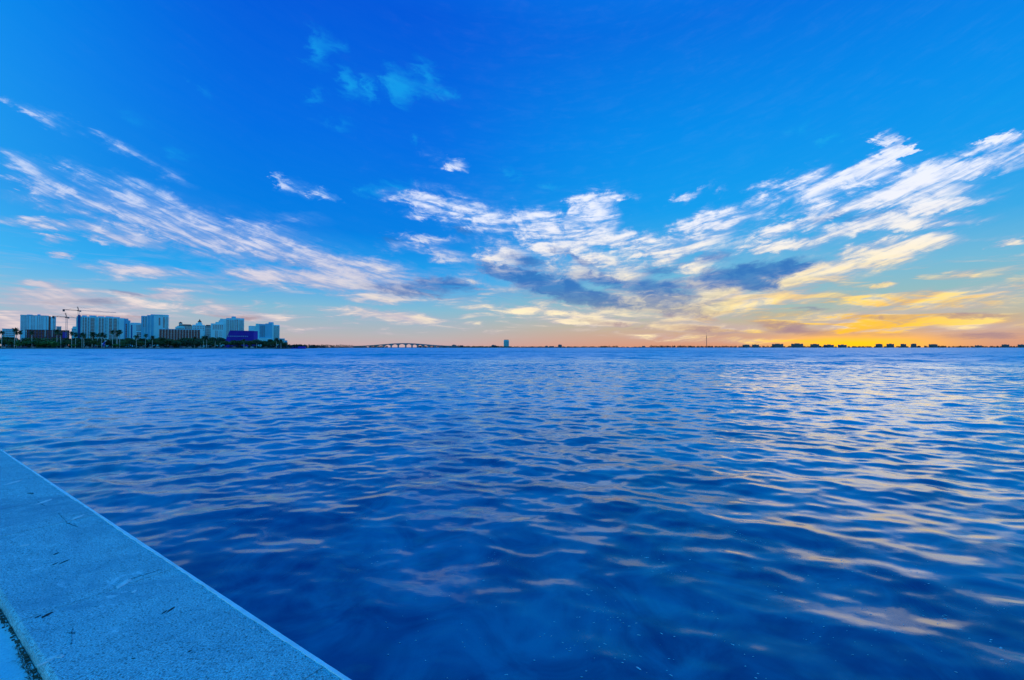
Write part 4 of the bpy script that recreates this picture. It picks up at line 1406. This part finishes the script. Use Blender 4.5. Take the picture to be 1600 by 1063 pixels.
# approach embankments under the low ends
m = MB()
for (a, c) in ((452, 592), (664, 900)):
    x0, x1 = spot(a, YB + 30).x, spot(c, YB + 30).x
    m.prism([(x0, -4), (x0, 1.6), (x1, 1.6), (x1, -4)], YB + 20, YB + 160)
tag(m.build('causeway', M_LAND), kind='structure')

# ------------------------------------------------------------------ far shore
YF = 3000.0
m = MB()
m.box(-2600, 7600, YF, YF + 900, -4.5, 1.6)
tag(m.build('far_shore', M_LAND), kind='structure')


def tree_line(name, label, segs, seed, size):
    """far wood: clumps of foliage joined into one mass"""
    r_ = random.Random(seed)
    blobs = []
    for (p0, p1, Y, h0, h1) in segs:
        x0, x1 = spot(p0, Y).x, spot(p1, Y).x
        x = x0
        while x < x1:
            hh = r_.uniform(h0, h1)
            blobs.append((x, Y + r_.uniform(0, 40), 1.0 + hh * .45, r_.uniform(5, 11), 6, hh * .55))
            x += r_.uniform(5, 11)
    me = leaf_mesh(name, blobs, 70 * len(blobs), 1.7, seed, M_FARLEAF)
    o_ = obj(name, me, None)
    return tag(o_, label, 'trees', kind='stuff')


tree_line('far_trees', 'low dark line of trees along the far shore under the sunset',
          [(690, 950, YF + 6, 5, 9), (940, 966, YF + 6, 9, 13), (966, 1020, YF + 6, 3, 6), (1020, 1080, YF + 6, 9, 15), (1080, 1165, YF + 6, 8, 12), (1165, 1300, YF + 6, 5, 13), (1300, 1420, YF + 6, 6, 11), (1420, 1480, YF + 6, 5, 14),
           (1480, 1720, YF + 6, 6, 12)], 91, 2)
tree_line('causeway_trees', 'low dark foliage along the causeway and bridge approach',
          [(452, 606, YB + 40, 4, 9), (650, 720, YB + 40, 6, 13), (720, 800, YB + 40, 6, 10)], 92, 2)
tree_line('park_undergrowth', 'low green hedges and undergrowth beneath the park trees', [(-40, 455, 646, 2.0, 5.0)], 94, 2)
tree_line('point_trees', 'dark scrub thinning out along the tip of the city shore',
          [(428, 458, 660, 3, 6), (450, 500, 1000, 3, 6)], 93, 2)


def condo(px0, px1, ytop, label, group, seed=0, Y=YF + 2, steps=True):
    a0, a1 = ray(px0), ray(px1)
    am = (a0 + a1) / 2
    rr_ = Y / math.cos(am)
    w = 2 * rr_ * math.tan((a1 - a0) / 2)
    o_ = thing('far_condominium', label, 'building', (rr_ * math.sin(am), rr_ * math.cos(am), 1.6), -am, group)
    H = hgt(ytop, Y) - 1.6
    dp = 18
    MB().box(-w / 2, w / 2, 0, dp, -2, H).build('wall', M_FAR, o_)
    r_ = random.Random(seed)
    nf = max(3, int(H / 3.4))
    me = MB().box(-w * .46, w * .46, -.25, .3, -.85, .85).mesh('window_band')
    me.materials.append(M_FARG)
    for j in range(nf):
        obj('window_band', me, None, o_, (0, 0, (j + .5) * H / nf))
    if steps:
        q = r_.uniform(.15, .3)
        MB().box(-w * q, w * q * r_.uniform(.4, 1.4), 3, 14, H, H + r_.uniform(2.5, 4.0)).build('roof_pavilion', M_FAR, o_)
        MB().box(-w * .5, -w * .30, 2, 12, H, H + r_.uniform(1.2, 2.4)).build('stair_head', M_FAR, o_)
        MB().box(w * .32, w * .48, 2, 12, H, H + r_.uniform(1.2, 2.4)).build('stair_head', M_FAR, o_)


for k, q in enumerate([(1206, 1224, 538.0), (1236, 1255, 537.6), (1266, 1280, 538.2), (1287, 1303, 539.2), (1309, 1323, 539.2)]):
    condo(*q, ORD[k] + ' wide dark condominium block from the radio mast toward the sunset glow', 'condominiums by the sunset glow', 10 + k)
for k, q in enumerate([(1368, 1379, 538.2), (1385, 1397, 537.8), (1407, 1416, 538.0), (1423, 1432, 538.0), (1451, 1465, 538.6)]):
    condo(*q, ORD[k] + ' narrow dark condominium block past the sunset glow on the far shore', 'condominiums past the sunset glow', 20 + k)
for k, q in enumerate([(1565, 1577, 538.8), (1590, 1604, 538.8), (1523, 1534, 540.2)]):
    condo(*q, ['lower end block beside its neighbour', 'end block', 'lone low block'][k] + ' on the far shore beyond the narrow condominiums', 'condominiums at the end of the far shore', 30 + k)
for k, q in enumerate([(1160, 1171, 539.2), (1175, 1186, 539.0)]):
    condo(*q, ['mast-side', 'glow-side'][k] + ' block of the adjoining pair between radio mast and sunset glow', 'paired far blocks', 40 + k)
for k, q in enumerate([(706, 713, 539.4), (718, 724, 539.8), (768, 775, 539.8), (858, 866, 541.0), (872, 878, 539.2), (1003, 1008, 540.8), (852, 856, 541.2)]):
    condo(*q, (ORD[k] + ' small far block between the bridge and the lone tower') if k < 3 else (ORD[[1, 2, 3, 0][k - 3]] + ' small far block from the lone tower toward the radio mast'), 'small far blocks near the lone tower', 50 + k, YF + 2, k % 2 == 0)
b = Bld('lone_tower', 'lone slender glass tower standing on the far shore', 'building', 787, 795.3, 2900)
b.block('wall', M_WHITE2, 787, 795.3, 532.0, 24)
b.block('crown', M_FARG, 787.6, 794.7, 531.0, 20, 2, ybot=532.2)
b.windows(M_FARG, 787.3, 795, 533, 541.5, 5, 12, .8, .6, y=-.3)
# radio mast
o = thing('radio_mast', 'thin radio mast standing above the far tree line', 'mast', spot(1104, YF + 40, 1.6))
hm = hgt(520.5, YF + 40)
lattice(MB(), (0, 0, -1), (0, 0, hm * .8), 1.9, 26, .30).build('mast', M_STEEL, o)
MB().tube([(0, 0, hm * .79), (0, 0, hm)], [.5, .25], 6).build('antenna', M_STEEL, o)
for k in range(3):
    MB().bar((0, 0, hm * .7), (30 * math.cos(k * 2.094), 30 * math.sin(k * 2.094), -1), .06).build('guy_wire', M_STEEL, o)
# channel marker
o = thing('channel_marker', 'small channel marker post standing in the water before the bridge', 'marker', spot(656.5, 1500, 0))
MB().tube([(0, 0, -4), (0, 0, 4.2)], [.4, .35], 8).build('post', M_STEEL, o)
MB().box(-1.0, 1.0, -.15, .15, 2.8, 4.6).build('board', M_TILE, o)
